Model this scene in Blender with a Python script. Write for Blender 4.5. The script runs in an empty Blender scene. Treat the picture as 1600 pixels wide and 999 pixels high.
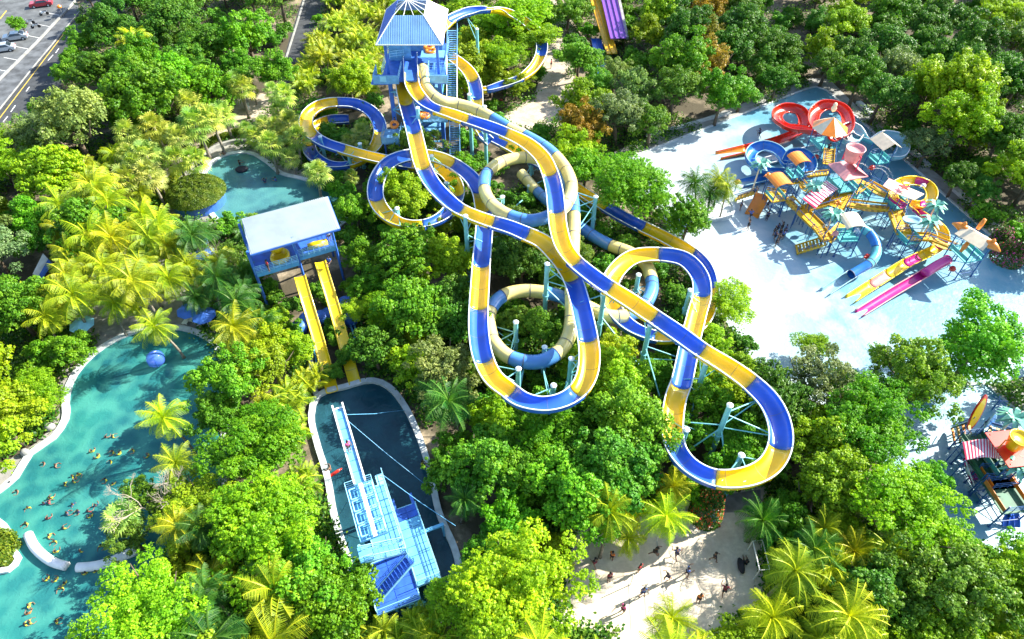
import bpy, math, random
import numpy as np
from mathutils import Vector, Matrix
R_ = math.radians
scene = bpy.context.scene
COL = scene.collection
# ------------------------------------------------------------ camera geometry (photo 1600 x 999)
FPX, PITCH, CAMH = 1067.0, R_(47), 60.0
CP, SP = math.cos(PITCH), math.sin(PITCH)
def V(px, py, z=0.0):
    dx = (px-800)/FPX; dy = (499.5-py)/FPX
    t = (z-CAMH)/(-SP+dy*CP)
    return Vector((dx*t, (CP+dy*SP)*t, z))
def PX(p):
    z = p[2]-CAMH; dep = p[1]*CP-z*SP
    return 800+FPX*p[0]/dep, 499.5-FPX*(p[1]*SP+z*CP)/dep, dep
# ------------------------------------------------------------ materials
def _new(name):
    m = bpy.data.materials.new(name); m.use_nodes = True
    nt = m.node_tree
    return m, nt, nt.nodes['Principled BSDF']
def mat(name, col, rough=.5, var=.12, scale=1.5, spec=.5, metal=0, coat=0, col2=None, bump=0):
    m, nt, b = _new(name)
    tc = nt.nodes.new('ShaderNodeNewGeometry')
    n = nt.nodes.new('ShaderNodeTexNoise'); n.inputs['Scale'].default_value = scale; n.inputs['Detail'].default_value = 5
    nt.links.new(tc.outputs['Position'], n.inputs['Vector'])
    mp = nt.nodes.new('ShaderNodeMapRange'); mp.inputs[1].default_value = .35; mp.inputs[2].default_value = .65
    nt.links.new(n.outputs['Fac'], mp.inputs[0])
    mx = nt.nodes.new('ShaderNodeMix'); mx.data_type = 'RGBA'
    c2 = col2 or tuple(max(0, c*(1-2*var)) for c in col)
    mx.inputs[6].default_value = (*col, 1); mx.inputs[7].default_value = (*c2, 1)
    nt.links.new(mp.outputs[0], mx.inputs[0]); nt.links.new(mx.outputs[2], b.inputs['Base Color'])
    b.inputs['Roughness'].default_value = rough; b.inputs['Metallic'].default_value = metal
    b.inputs['Specular IOR Level'].default_value = spec; b.inputs['Coat Weight'].default_value = coat
    if bump:
        bp = nt.nodes.new('ShaderNodeBump'); bp.inputs['Strength'].default_value = bump; bp.inputs['Distance'].default_value = .05
        nt.links.new(n.outputs['Fac'], bp.inputs['Height']); nt.links.new(bp.outputs[0], b.inputs['Normal'])
    return m
def leafmat(name, trans=.35, hue_var=.10):
    """foliage: the object's own colour, varied leaf by leaf and clump by clump"""
    m = bpy.data.materials.new(name); m.use_nodes = True
    nt = m.node_tree; nt.nodes.clear()
    out = nt.nodes.new('ShaderNodeOutputMaterial')
    oi = nt.nodes.new('ShaderNodeObjectInfo')
    at = nt.nodes.new('ShaderNodeAttribute'); at.attribute_name = 'tone'
    hs = nt.nodes.new('ShaderNodeHueSaturation')
    mh = nt.nodes.new('ShaderNodeMapRange'); mh.inputs[3].default_value = .5+hue_var*.35; mh.inputs[4].default_value = .5-hue_var*.5
    mv = nt.nodes.new('ShaderNodeMapRange'); mv.inputs[3].default_value = .45; mv.inputs[4].default_value = 1.85
    nt.links.new(at.outputs['Fac'], mh.inputs[0]); nt.links.new(at.outputs['Fac'], mv.inputs[0])
    nt.links.new(mh.outputs[0], hs.inputs['Hue']); nt.links.new(mv.outputs[0], hs.inputs['Value'])
    nt.links.new(oi.outputs['Color'], hs.inputs['Color'])
    p = nt.nodes.new('ShaderNodeBsdfPrincipled'); p.inputs['Roughness'].default_value = .45; p.inputs['Specular IOR Level'].default_value = .25
    tr = nt.nodes.new('ShaderNodeBsdfTranslucent')
    tcl = nt.nodes.new('ShaderNodeMix'); tcl.data_type = 'RGBA'; tcl.blend_type = 'MULTIPLY'; tcl.inputs[0].default_value = 1
    tcl.inputs[7].default_value = (1.25, 1.3, .3, 1)
    nt.links.new(hs.outputs[0], p.inputs['Base Color']); nt.links.new(hs.outputs[0], tcl.inputs[6]); nt.links.new(tcl.outputs[2], tr.inputs['Color'])
    mx = nt.nodes.new('ShaderNodeMixShader'); mx.inputs[0].default_value = trans
    nt.links.new(p.outputs[0], mx.inputs[1]); nt.links.new(tr.outputs[0], mx.inputs[2]); nt.links.new(mx.outputs[0], out.inputs['Surface'])
    return m
def groundmat(name, c1, c2, c3, s1=.35, s2=6, rough=.95, lo=.42, hi=.58):
    m, nt, b = _new(name)
    g = nt.nodes.new('ShaderNodeNewGeometry')
    def noise(s, d=8):
        n = nt.nodes.new('ShaderNodeTexNoise'); n.inputs['Scale'].default_value = s; n.inputs['Detail'].default_value = d; n.inputs['Roughness'].default_value = .65
        nt.links.new(g.outputs['Position'], n.inputs['Vector']); return n
    def rng(n, a, z):
        r = nt.nodes.new('ShaderNodeMapRange'); r.inputs[1].default_value = a; r.inputs[2].default_value = z
        nt.links.new(n.outputs['Fac'], r.inputs[0]); return r
    n1, n2 = noise(s1), noise(s2)
    r1, r2 = rng(n1, lo, hi), rng(n2, .35, .7)
    m1 = nt.nodes.new('ShaderNodeMix'); m1.data_type = 'RGBA'; m1.inputs[6].default_value = (*c1, 1); m1.inputs[7].default_value = (*c2, 1)
    nt.links.new(r1.outputs[0], m1.inputs[0])
    m2 = nt.nodes.new('ShaderNodeMix'); m2.data_type = 'RGBA'; m2.inputs[7].default_value = (*c3, 1)
    nt.links.new(m1.outputs[2], m2.inputs[6])
    k = nt.nodes.new('ShaderNodeMath'); k.operation = 'MULTIPLY'; k.inputs[1].default_value = .55
    nt.links.new(r2.outputs[0], k.inputs[0]); nt.links.new(k.outputs[0], m2.inputs[0])
    nt.links.new(m2.outputs[2], b.inputs['Base Color']); b.inputs['Roughness'].default_value = rough
    bp = nt.nodes.new('ShaderNodeBump'); bp.inputs['Strength'].default_value = .6; bp.inputs['Distance'].default_value = .08
    nt.links.new(n2.outputs['Fac'], bp.inputs['Height']); nt.links.new(bp.outputs[0], b.inputs['Normal'])
    return m
def watermat(name, c1, c2, cscale=.25, bscale=2.2, rough=.08, bump=.25, caustic=None):
    m, nt, b = _new(name)
    g = nt.nodes.new('ShaderNodeNewGeometry')
    n1 = nt.nodes.new('ShaderNodeTexNoise'); n1.inputs['Scale'].default_value = cscale; n1.inputs['Detail'].default_value = 6
    nt.links.new(g.outputs['Position'], n1.inputs['Vector'])
    r = nt.nodes.new('ShaderNodeMapRange'); r.inputs[1].default_value = .38; r.inputs[2].default_value = .62
    nt.links.new(n1.outputs['Fac'], r.inputs[0])
    mx = nt.nodes.new('ShaderNodeMix'); mx.data_type = 'RGBA'; mx.inputs[6].default_value = (*c1, 1); mx.inputs[7].default_value = (*c2, 1)
    nt.links.new(r.outputs[0], mx.inputs[0])
    last = mx.outputs[2]
    n2 = nt.nodes.new('ShaderNodeTexNoise'); n2.inputs['Scale'].default_value = bscale; n2.inputs['Detail'].default_value = 4; n2.inputs['Distortion'].default_value = 1.2
    nt.links.new(g.outputs['Position'], n2.inputs['Vector'])
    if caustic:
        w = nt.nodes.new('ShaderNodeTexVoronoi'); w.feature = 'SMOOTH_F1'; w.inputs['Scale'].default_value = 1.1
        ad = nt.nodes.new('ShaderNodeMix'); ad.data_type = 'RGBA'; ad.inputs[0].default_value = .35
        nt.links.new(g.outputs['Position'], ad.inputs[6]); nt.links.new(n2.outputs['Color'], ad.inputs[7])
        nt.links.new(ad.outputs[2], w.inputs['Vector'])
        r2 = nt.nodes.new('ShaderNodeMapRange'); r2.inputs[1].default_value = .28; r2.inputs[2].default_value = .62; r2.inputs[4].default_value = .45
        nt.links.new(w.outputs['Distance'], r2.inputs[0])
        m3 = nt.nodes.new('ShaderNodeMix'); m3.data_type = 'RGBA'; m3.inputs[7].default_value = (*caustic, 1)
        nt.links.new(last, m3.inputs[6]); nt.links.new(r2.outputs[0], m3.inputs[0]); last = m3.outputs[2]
    nt.links.new(last, b.inputs['Base Color'])
    b.inputs['Roughness'].default_value = rough; b.inputs['IOR'].default_value = 1.33
    bp = nt.nodes.new('ShaderNodeBump'); bp.inputs['Strength'].default_value = bump; bp.inputs['Distance'].default_value = .2
    nt.links.new(n2.outputs['Fac'], bp.inputs['Height']); nt.links.new(bp.outputs[0], b.inputs['Normal'])
    return m
M = {}
M['yellow'] = mat('slide_yellow', (.92, .63, .008), .3, .09, .5, coat=.3)
M['blue'] = mat('slide_blue', (.030, .135, .62), .28, .12, .5, coat=.3)
M['rim'] = mat('slide_rim_highlight', (.72, .78, .80), .4, .05)  # sun highlight along the slide edges put into the rim colour
M['ylight'] = mat('tube_yellow_glare', (.86, .72, .26), .22, .10, .6, coat=.4)  # creamier than the slide yellow: sun glare put into the tube colour
M['blight'] = mat('tube_blue_pale', (.09, .28, .66), .22, .10, .6, coat=.4)  # paler than the blue of the open slides
M['joint'] = mat('joint_line', (.16, .17, .16), .6)
M['pave2'] = mat('pavement_slabs', (.13, .14, .15), .9, .3, .6, bump=.3)
M['seam'] = mat('seam_dark', (.10, .12, .18), .6)
M['teal'] = mat('column_teal_paint', (.22, .58, .62), .45, .08)
M['tealw'] = mat('column_cap', (.75, .85, .86), .4, .05)
M['tblue'] = mat('tower_blue_paint', (.05, .17, .62), .5, .12)
M['tblue2'] = mat('tower_pale_blue_grating', (.16, .42, .72), .55, .15)
M['cyan'] = mat('pale_cyan_steel', (.30, .66, .86), .5, .08)
M['cyan2'] = mat('deck_cyan_plate', (.14, .46, .74), .5, .12)
M['bdark'] = mat('deck_blue_plate', (.03, .13, .62), .5, .15)
M['roofblue'] = mat('roof_sheet_blue', (.24, .44, .68), .45, .10, .7)
M['roofpale'] = mat('roof_sheet_pale', (.31, .37, .385), .5, .08, .5)
M['white'] = mat('white_paint', (.80, .80, .78), .5, .06)
M['red'] = mat('red_fibreglass', (.72, .035, .012), .25, .08, coat=.3)
M['orange'] = mat('orange_fibreglass', (.85, .25, .02), .3, .08, coat=.2)
M['cream'] = mat('cream_panel', (.86, .70, .48), .4, .08)
M['pink'] = mat('pink_panel', (.85, .35, .33), .35, .12)
M['magenta'] = mat('magenta_fibreglass', (.58, .02, .24), .25, .08, coat=.3)
M['purple'] = mat('purple_fibreglass', (.22, .08, .42), .3, .1)
M['pteal'] = mat('play_teal_panel', (.10, .50, .48), .4, .1)
M['pblue'] = mat('play_blue_fibreglass', (.03, .20, .60), .25, .1, coat=.3)
M['ptube'] = mat('play_teal_tube', (.12, .48, .55), .25, .1, coat=.3)
M['pgrey'] = mat('play_grey_blue', (.28, .50, .58), .3, .1, coat=.3)
M['pyellow'] = mat('play_yellow_deck', (.80, .46, .02), .4, .12)
M['pylw2'] = mat('play_stair_brown', (.45, .27, .02), .5, .12)  # brown for every other step and bridge plank
M['ppost'] = mat('play_post_navy', (.03, .12, .34), .45, .1)
M['pgreen'] = mat('play_dark_green_mesh', (.03, .16, .08), .6, .2)
M['pred'] = mat('canopy_red', (.72, .03, .10), .5, .05)
M['pleaf'] = mat('artificial_palm_leaf', (.22, .58, .42), .45, .2, 3)
M['coping'] = mat('pool_coping_concrete', (.62, .66, .66), .7, .14, 1.2, bump=.2)
M['concrete'] = mat('concrete', (.34, .34, .32), .85, .18, .7, bump=.2)
M['paving'] = mat('paving_grey', (.30, .29, .26), .85, .2, 1.1, bump=.2)
M['asphalt'] = mat('asphalt', (.055, .06, .065), .9, .2, .8, bump=.2)
M['lot'] = mat('car_park_concrete', (.13, .14, .145), .9, .25, .5, bump=.2)
M['lineY'] = mat('road_line_yellow', (.75, .48, .05), .8, .1, 4)
M['lineW'] = mat('road_line_white', (.78, .78, .76), .8, .1, 4)
M['bark'] = mat('bark', (.16, .12, .08), .9, .25, 6, bump=.5)
M['barkp'] = mat('palm_bark', (.30, .26, .20), .9, .25, 6, bump=.5)
M['bare'] = mat('bare_branches', (.42, .36, .28), .9, .2, 6)
M['skin'] = mat('skin', (.26, .14, .085), .6, .1)
M['hair'] = mat('black_hair', (.015, .012, .01), .6, .1)
M['black'] = mat('black_cloth', (.02, .02, .03), .8, .1)
M['vest'] = mat('yellow_vest', (.60, .58, .03), .6, .1)
M['rust'] = mat('red_brown_paving', (.20, .07, .05), .8, .2)
M['glass'] = mat('car_glass', (.02, .03, .04), .08, .05, spec=.8)
M['tyre'] = mat('tyre_rubber', (.02, .02, .02), .9, .1)
M['silver'] = mat('car_silver', (.50, .55, .60), .3, .04, metal=.4, coat=.6)
M['maroon'] = mat('car_red', (.40, .02, .04), .3, .05, coat=.6)
M['vine'] = mat('hedge_soil', (.10, .08, .03), .95, .2)
M['leaf'] = leafmat('broad_leaves', .34)
M['fine'] = leafmat('feathery_leaves', .45)
M['frond'] = leafmat('palm_fronds', .34, .12)
M['soil'] = groundmat('forest_floor', (.40, .32, .22), (.075, .06, .035), (.04, .04, .018), .12, 3, lo=.36, hi=.52)
M['sand'] = groundmat('court_sand', (.74, .65, .52), (.64, .54, .42), (.42, .35, .26), .5, 2.2)
M['path'] = groundmat('sandy_path', (.55, .48, .38), (.42, .35, .26), (.25, .2, .14), .5, 3)
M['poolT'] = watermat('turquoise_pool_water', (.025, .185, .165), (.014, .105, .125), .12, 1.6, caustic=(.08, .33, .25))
M['poolN'] = watermat('dark_launch_pool_water', (.012, .05, .07), (.016, .075, .10), .3, 1.1, bump=.5)
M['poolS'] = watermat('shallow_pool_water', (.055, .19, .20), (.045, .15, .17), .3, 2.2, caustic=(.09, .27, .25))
# wet play floor, pale blue paint under a film of water
def wetmat():
    m, nt, b = _new('wet_play_floor')
    g = nt.nodes.new('ShaderNodeNewGeometry')
    n = nt.nodes.new('ShaderNodeTexNoise'); n.inputs['Scale'].default_value = .13; n.inputs['Detail'].default_value = 7; n.inputs['Roughness'].default_value = .6
    nt.links.new(g.outputs['Position'], n.inputs['Vector'])
    r = nt.nodes.new('ShaderNodeMapRange'); r.inputs[1].default_value = .42; r.inputs[2].default_value = .6
    nt.links.new(n.outputs['Fac'], r.inputs[0])
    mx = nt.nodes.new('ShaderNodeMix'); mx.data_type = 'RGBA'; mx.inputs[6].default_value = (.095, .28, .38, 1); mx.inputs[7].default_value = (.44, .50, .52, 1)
    # sun glare put into the colour: floor whitens towards its left side
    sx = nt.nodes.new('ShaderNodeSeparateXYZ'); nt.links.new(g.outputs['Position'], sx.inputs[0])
    glare_fac = nt.nodes.new('ShaderNodeMapRange'); glare_fac.inputs[1].default_value = 46; glare_fac.inputs[2].default_value = 27; glare_fac.inputs[3].default_value = -.35; glare_fac.inputs[4].default_value = .75
    nt.links.new(sx.outputs[0], glare_fac.inputs[0])
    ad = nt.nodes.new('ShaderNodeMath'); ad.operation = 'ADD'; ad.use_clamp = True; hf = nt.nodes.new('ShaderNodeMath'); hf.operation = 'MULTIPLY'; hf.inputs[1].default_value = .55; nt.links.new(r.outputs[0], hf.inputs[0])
    nt.links.new(hf.outputs[0], ad.inputs[0]); nt.links.new(glare_fac.outputs[0], ad.inputs[1])
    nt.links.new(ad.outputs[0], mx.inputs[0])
    nz = nt.nodes.new('ShaderNodeTexNoise'); nz.inputs['Scale'].default_value = .7; nz.inputs['Detail'].default_value = 8; nz.inputs['Roughness'].default_value = .7; nz.inputs['Distortion'].default_value = .6
    nt.links.new(g.outputs['Position'], nz.inputs['Vector'])
    zr = nt.nodes.new('ShaderNodeMapRange'); zr.inputs[1].default_value = .5; zr.inputs[2].default_value = .72; zr.inputs[4].default_value = .4
    nt.links.new(nz.outputs['Fac'], zr.inputs[0])
    m4 = nt.nodes.new('ShaderNodeMix'); m4.data_type = 'RGBA'; m4.inputs[7].default_value = (.22, .36, .41, 1)
    nt.links.new(mx.outputs[2], m4.inputs[6]); nt.links.new(zr.outputs[0], m4.inputs[0]); nt.links.new(m4.outputs[2], b.inputs['Base Color'])
    n2 = nt.nodes.new('ShaderNodeTexNoise'); n2.inputs['Scale'].default_value = 1.7; n2.inputs['Detail'].default_value = 5
    nt.links.new(g.outputs['Position'], n2.inputs['Vector'])
    bp = nt.nodes.new('ShaderNodeBump'); bp.inputs['Strength'].default_value = .35; bp.inputs['Distance'].default_value = .1
    nt.links.new(n2.outputs['Fac'], bp.inputs['Height']); nt.links.new(bp.outputs[0], b.inputs['Normal'])
    b.inputs['Roughness'].default_value = .38; b.inputs['Specular IOR Level'].default_value = .6
    return m
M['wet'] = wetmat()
# ------------------------------------------------------------ mesh builder
class MB:
    def __init__(s): s.v = []; s.f = []; s.m = []
    def add(s, vs, fs, mi=0):
        o = len(s.v); s.v += [tuple(v) for v in vs]
        for f in fs: s.f.append(tuple(i+o for i in f)); s.m.append(mi)
        return s
    def box(s, c, size, rz=0, mi=0, mtx=None):
        x, y, z = size[0]/2, size[1]/2, size[2]/2
        cs = [Vector((a*x, b*y, d*z)) for d in (-1, 1) for a, b in ((-1, -1), (1, -1), (1, 1), (-1, 1))]
        r = mtx or Matrix.Rotation(rz, 3, 'Z'); c = Vector(c)
        return s.add([c+r@v for v in cs], [(3, 2, 1, 0), (4, 5, 6, 7), (0, 1, 5, 4), (1, 2, 6, 5), (2, 3, 7, 6), (3, 0, 4, 7)], mi)
    def beam(s, a, b, w, h, mi=0):
        a, b = Vector(a), Vector(b); d = b-a; L = d.length
        if L < 1e-5: return s
        x = d/L; up = Vector((0, 0, 1)) if abs(x.z) < .98 else Vector((0, 1, 0))
        y = up.cross(x).normalized(); z = x.cross(y)
        return s.box((a+b)/2, (L, w, h), mi=mi, mtx=Matrix((x, y, z)).transposed())
    def tube(s, pts, r, n=8, mi=0, caps=True):
        pts = [Vector(p) for p in pts]; rs = r if isinstance(r, (list, tuple)) else [r]*len(pts)
        vs = []; prev = None
        for i, p in enumerate(pts):
            t = (pts[min(i+1, len(pts)-1)]-pts[max(i-1, 0)]).normalized()
            if prev is None:
                a = Vector((0, 0, 1)) if abs(t.z) < .9 else Vector((1, 0, 0)); u = t.cross(a).normalized()
            else: u = (prev-t*prev.dot(t)).normalized()
            prev = u; w = t.cross(u)
            vs += [p+(u*math.cos(2*math.pi*k/n)+w*math.sin(2*math.pi*k/n))*rs[i] for k in range(n)]
        fs = [(i*n+k, i*n+(k+1) % n, (i+1)*n+(k+1) % n, (i+1)*n+k) for i in range(len(pts)-1) for k in range(n)]
        if caps: fs += [tuple(range(n))[::-1], tuple(range((len(pts)-1)*n, len(pts)*n))]
        return s.add(vs, fs, mi)
    def lathe(s, c, prof, n=16, mi=0, sx=1, sy=1, a0=0):
        c = Vector(c); vs = []
        for r, z in prof:
            vs += [c+Vector((r*sx*math.cos(a0+2*math.pi*k/n), r*sy*math.sin(a0+2*math.pi*k/n), z)) for k in range(n)]
        fs = [(i*n+k, i*n+(k+1) % n, (i+1)*n+(k+1) % n, (i+1)*n+k) for i in range(len(prof)-1) for k in range(n)]
        fs += [tuple(range(n))[::-1], tuple(range((len(prof)-1)*n, len(prof)*n))]
        return s.add(vs, fs, mi)
    def prism(s, poly, z0, z1, mi=0):
        n = len(poly); vs = [(p[0], p[1], z0) for p in poly]+[(p[0], p[1], z1) for p in poly]
        fs = [tuple(range(n))[::-1], tuple(range(n, 2*n))]+[(i, (i+1) % n, n+(i+1) % n, n+i) for i in range(n)]
        return s.add(vs, fs, mi)
    def slab(s, corners, th, mi=0):
        """thin solid from a polygon of 3D points, thickened along -its normal"""
        c = [Vector(p) for p in corners]; nrm = (c[1]-c[0]).cross(c[2]-c[0]).normalized()
        if nrm.z < 0: nrm = -nrm
        n = len(c); vs = c+[p-nrm*th for p in c]
        return s.add(vs, [tuple(range(n)), tuple(range(n, 2*n))[::-1]]+[(i, n+i, n+(i+1) % n, (i+1) % n) for i in range(n)], mi)
    def mesh(s, name, mats, smooth=False):
        me = bpy.data.meshes.new(name); me.from_pydata(s.v, [], s.f)
        for m in (mats if isinstance(mats, (list, tuple)) else [mats]): me.materials.append(M[m] if isinstance(m, str) else m)
        me.polygons.foreach_set('material_index', s.m)
        if smooth: me.polygons.foreach_set('use_smooth', [True]*len(s.f))
        me.update(); return me
def thing(name, label, cat, loc=(0, 0, 0), rz=0, group=None):
    o = bpy.data.objects.new(name, None); COL.objects.link(o); o.location = loc; o.rotation_euler = (0, 0, rz)
    o.empty_display_size = .3
    o['label'] = label; o['category'] = cat
    if group: o['group'] = group
    return o
def part(name, mb, mats, parent=None, label=None, smooth=False, local=False):
    """mesh coordinates are world coordinates unless local"""
    if parent is not None and not local:
        r = parent
        off = Vector((0, 0, 0))
        while r is not None: off += r.location; r = r.parent
        mb.v = [(a-off.x, b-off.y, c-off.z) for a, b, c in mb.v]
    me = mb.mesh(name, mats, smooth); o = bpy.data.objects.new(name, me); COL.objects.link(o)
    if parent is not None: o.parent = parent
    if label: o['label'] = label
    return o
def single(name, mb, mats, label, cat, group=None, smooth=False):
    o = part(name, mb, mats, smooth=smooth); o['label'] = label; o['category'] = cat
    if group: o['group'] = group
    return o
def struct(name, mb, mats, kind='structure'):
    o = part(name, mb, mats); o['kind'] = kind; return o
def dup(root, loc, rz=0, sc=1, label=None, group=None):
    r = root.copy(); COL.objects.link(r); r.location = loc; r.rotation_euler = (0, 0, rz)
    r.scale = (sc, sc, sc) if not isinstance(sc, tuple) else sc
    if label: r['label'] = label
    if group: r['group'] = group
    for ch in root.children:
        c = ch.copy(); COL.objects.link(c); c.parent = r
        for g in ch.children:
            d = g.copy(); COL.objects.link(d); d.parent = c
    return r
def spline(pts, step=.5):
    """centripetal-ish Catmull-Rom through 3D points, returns samples and the index of each waypoint"""
    P = [Vector(p) for p in pts]; out = []; idx = []
    for i in range(len(P)-1):
        p0 = P[i-1] if i else P[0]*2-P[1]; p1, p2 = P[i], P[i+1]
        p3 = P[i+2] if i+2 < len(P) else P[-1]*2-P[-2]
        n = max(2, int((p2-p1).length/step)); idx.append(len(out))
        d1, d0, d2 = (p2-p1).length, (p1-p0).length, (p3-p2).length
        m1 = ((p1-p0)/max(d0, .01)*d1+(p2-p1))/2 if i else (p2-p1)
        m2 = ((p3-p2)/max(d2, .01)*d1+(p2-p1))/2 if i+2 < len(P) else (p2-p1)
        for k in range(n):
            t = k/n; t2, t3 = t*t, t*t*t
            out.append(p1*(2*t3-3*t2+1)+m1*(t3-2*t2+t)+p2*(-2*t3+3*t2)+m2*(t3-t2))
    idx.append(len(out)); out.append(P[-1]); return out, idx
PROTECT = []      # (point, tolerance): things the photo shows clear of foliage
ALLFLUME = []     # samples of the raft slides, for their supports
# ------------------------------------------------------------ setting
def poly(px, z=0): return [V(a, b, z) for a, b in px]
def flat(name, px, z, m, kind='structure'):
    b = MB(); b.add([(p.x, p.y, z) for p in poly(px)], [tuple(range(len(px)))]); return struct(name, b, m)
b = MB(); b.add([(-900, -300, 0), (900, -300, 0), (900, 1500, 0), (-900, 1500, 0)], [(0, 1, 2, 3)]); struct('ground', b, 'soil')
def smooth_poly(px, closed=True, step=1.0, z=0):
    P = [V(a, b, z) for a, b in px]
    Q = [P[-1]]+P+[P[0], P[1]]
    s, idx = spline(Q, step)
    return s[idx[1]:idx[-2]]
def sheet(name, pts, z, m):
    b = MB(); b.add([(p.x, p.y, z) for p in pts], [tuple(range(len(pts)))]); return struct(name, b, m)
def band(pts, w, h, z0=0, closed=True):
    """kerb-like solid following pts (w outwards to the left of the direction)"""
    b = MB(); n = len(pts); vs = []
    for i, p in enumerate(pts):
        a = pts[(i-1) % n] if closed or i else p; c = pts[(i+1) % n] if closed or i < n-1 else p
        t = (c-a); t.z = 0; t.normalize(); s = Vector((-t.y, t.x, 0))
        q0 = Vector((p.x, p.y, 0)); q1 = q0+s*w
        vs += [(q0.x, q0.y, z0), (q0.x, q0.y, z0+h), (q1.x, q1.y, z0+h), (q1.x, q1.y, z0)]
    fs = []
    for i in range(n if closed else n-1):
        j = (i+1) % n
        for k in range(4): fs.append((i*4+k, i*4+(k+1) % 4, j*4+(k+1) % 4, j*4+k))
    if not closed: fs += [(0, 1, 2, 3), tuple((n-1)*4+k for k in (3, 2, 1, 0))]
    b.add(vs, fs); return b
def area(pts):
    return sum(pts[i].x*pts[(i+1) % len(pts)].y-pts[(i+1) % len(pts)].x*pts[i].y for i in range(len(pts)))/2
def ccw(pts): return pts if area(pts) > 0 else pts[::-1]
# big turquoise pool
poolA = [(335, 545), (305, 524), (270, 516), (230, 518), (190, 531), (150, 556), (122, 587), (110, 620), (109, 655), (88, 687), (52, 712), (30, 748), (-20, 790), (-90, 900), (-90, 1080), (130, 1080), (215, 980), (260, 880), (330, 800), (345, 700), (345, 610)]
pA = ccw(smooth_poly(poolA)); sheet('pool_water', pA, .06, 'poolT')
def outward(pts): return [p for p in pts][::-1]
o = struct('pool_coping', band(outward(pA), .75, .22), 'coping')
sheet('pool_deck', ccw(smooth_poly([(350, 540), (345, 500), (300, 480), (200, 480), (130, 500), (95, 560), (92, 640), (60, 690), (20, 715), (-30, 760), (-20, 790), (30, 748), (52, 712), (88, 687), (109, 655), (110, 620), (122, 587), (150, 556), (190, 531), (230, 518), (270, 516), (305, 524), (335, 545)])), .012, 'paving')
# launch pool
poolL = [(501, 622), (540, 610), (582, 600), (604, 609), (630, 641), (652, 690), (668, 742), (680, 800), (712, 890), (700, 950), (600, 985), (570, 930), (552, 880), (528, 805), (517, 745), (500, 690), (492, 650)]
pL = ccw(smooth_poly(poolL, step=.8)); sheet('launch_pool_water', pL, .06, 'poolN')
struct('launch_pool_coping', band(outward(pL), .62, .4), 'coping')
# lagoon at the far left
poolS = [(345, 345), (322, 300), (325, 268), (350, 246), (385, 241), (412, 254), (438, 274), (470, 282), (520, 300), (540, 340), (480, 372), (400, 372)]
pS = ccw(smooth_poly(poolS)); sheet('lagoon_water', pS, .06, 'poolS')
struct('lagoon_coping', band(outward(pS), .7, .2), 'coping')
sheet('lagoon_deck', ccw(smooth_poly([(258, 350), (262, 310), (285, 262), (330, 226), (380, 216), (430, 232), (470, 262), (520, 270), (520, 300), (438, 274), (412, 254), (385, 241), (350, 246), (325, 268), (322, 300), (345, 345)])), .012, 'paving')
# paths and roads
sheet('path', poly([(230, 262), (280, 236), (330, 214), (365, 178), (362, 150), (392, 142), (425, 150), (440, 150), (425, 176), (390, 205), (350, 226), (300, 262), (250, 285)]), .008, 'path')
sheet('path', poly([(120, 380), (215, 350), (330, 350), (345, 420), (335, 500), (130, 520), (60, 480)]), .009, 'paving')
sheet('path', poly([(775, 212), (790, 178), (835, 150), (850, 100), (858, 50), (850, -10), (900, -10), (895, 40), (900, 90), (895, 130), (905, 165), (880, 195), (830, 215)]), .010, 'path')
sheet('asphalt_path', poly([(478, -20), (523, -20), (500, 30), (482, 60), (470, 100), (460, 145), (432, 145), (440, 105), (452, 62)]), .012, 'asphalt')
struct('kerb', band(poly([(480, -20), (462, 40), (455, 62), (443, 100), (432, 145)]), .35, .14, closed=False), 'concrete')
sheet('path', poly([(320, 985), (330, 900), (345, 900), (342, 1010), (322, 1020)]), .008, 'concrete')
sheet('car_park', poly([(-120, -60), (170, -60), (118, 5), (100, 20), (-60, 190), (-160, 190)]), .008, 'lot')
sheet('road', poly([(180, -70), (300, -70), (130, 75), (60, 190), (0, 290), (-120, 430), (-190, 300), (-10, 170), (118, 24)]), .008, 'asphalt')
sheet('pavement', poly([(120, 3), (126, 18), (60, 97), (0, 172), (-60, 250), (-110, 250), (0, 128), (60, 68)]), .10, 'pave2')
struct('kerb', band(poly([(-60, 250), (0, 172), (60, 97), (126, 18)]), .18, .15, closed=False), 'concrete')
struct('kerb', band(poly([(-110, 250), (0, 127), (60, 67), (120, 2)]), .3, .35, closed=False), 'concrete')
def stripe(name, a, b_, w, m, z=.013):
    a, b_ = V(*a), V(*b_); t = (b_-a).normalized(); s = Vector((-t.y, t.x, 0))*w/2
    q = [a-s, b_-s, b_+s, a+s]; b = MB(); b.add([(p.x, p.y, z) for p in q], [(0, 1, 2, 3)]); return struct(name, b, m)
stripe('road_line', (108, 42), (-40, 237), .16, 'lineY')
for a, c in (((92, 76), (87, 83)), ((83, 86), (75, 95)), ((46, 136), (41, 143)), ((24, 165), (17, 175)), ((12, 182), (5, 191)), ((112, 52), (105, 60))):
    stripe('road_dash', a, c, .16, 'lineW')
for k in range(7):
    x, y = 36+k*-14+26, 18+k*18
    stripe('parking_line', (x, y), (x+30, y+6), .12, 'lineW')
stripe('parking_line', (10, 17), (0, 30), .25, 'lineY')
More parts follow.
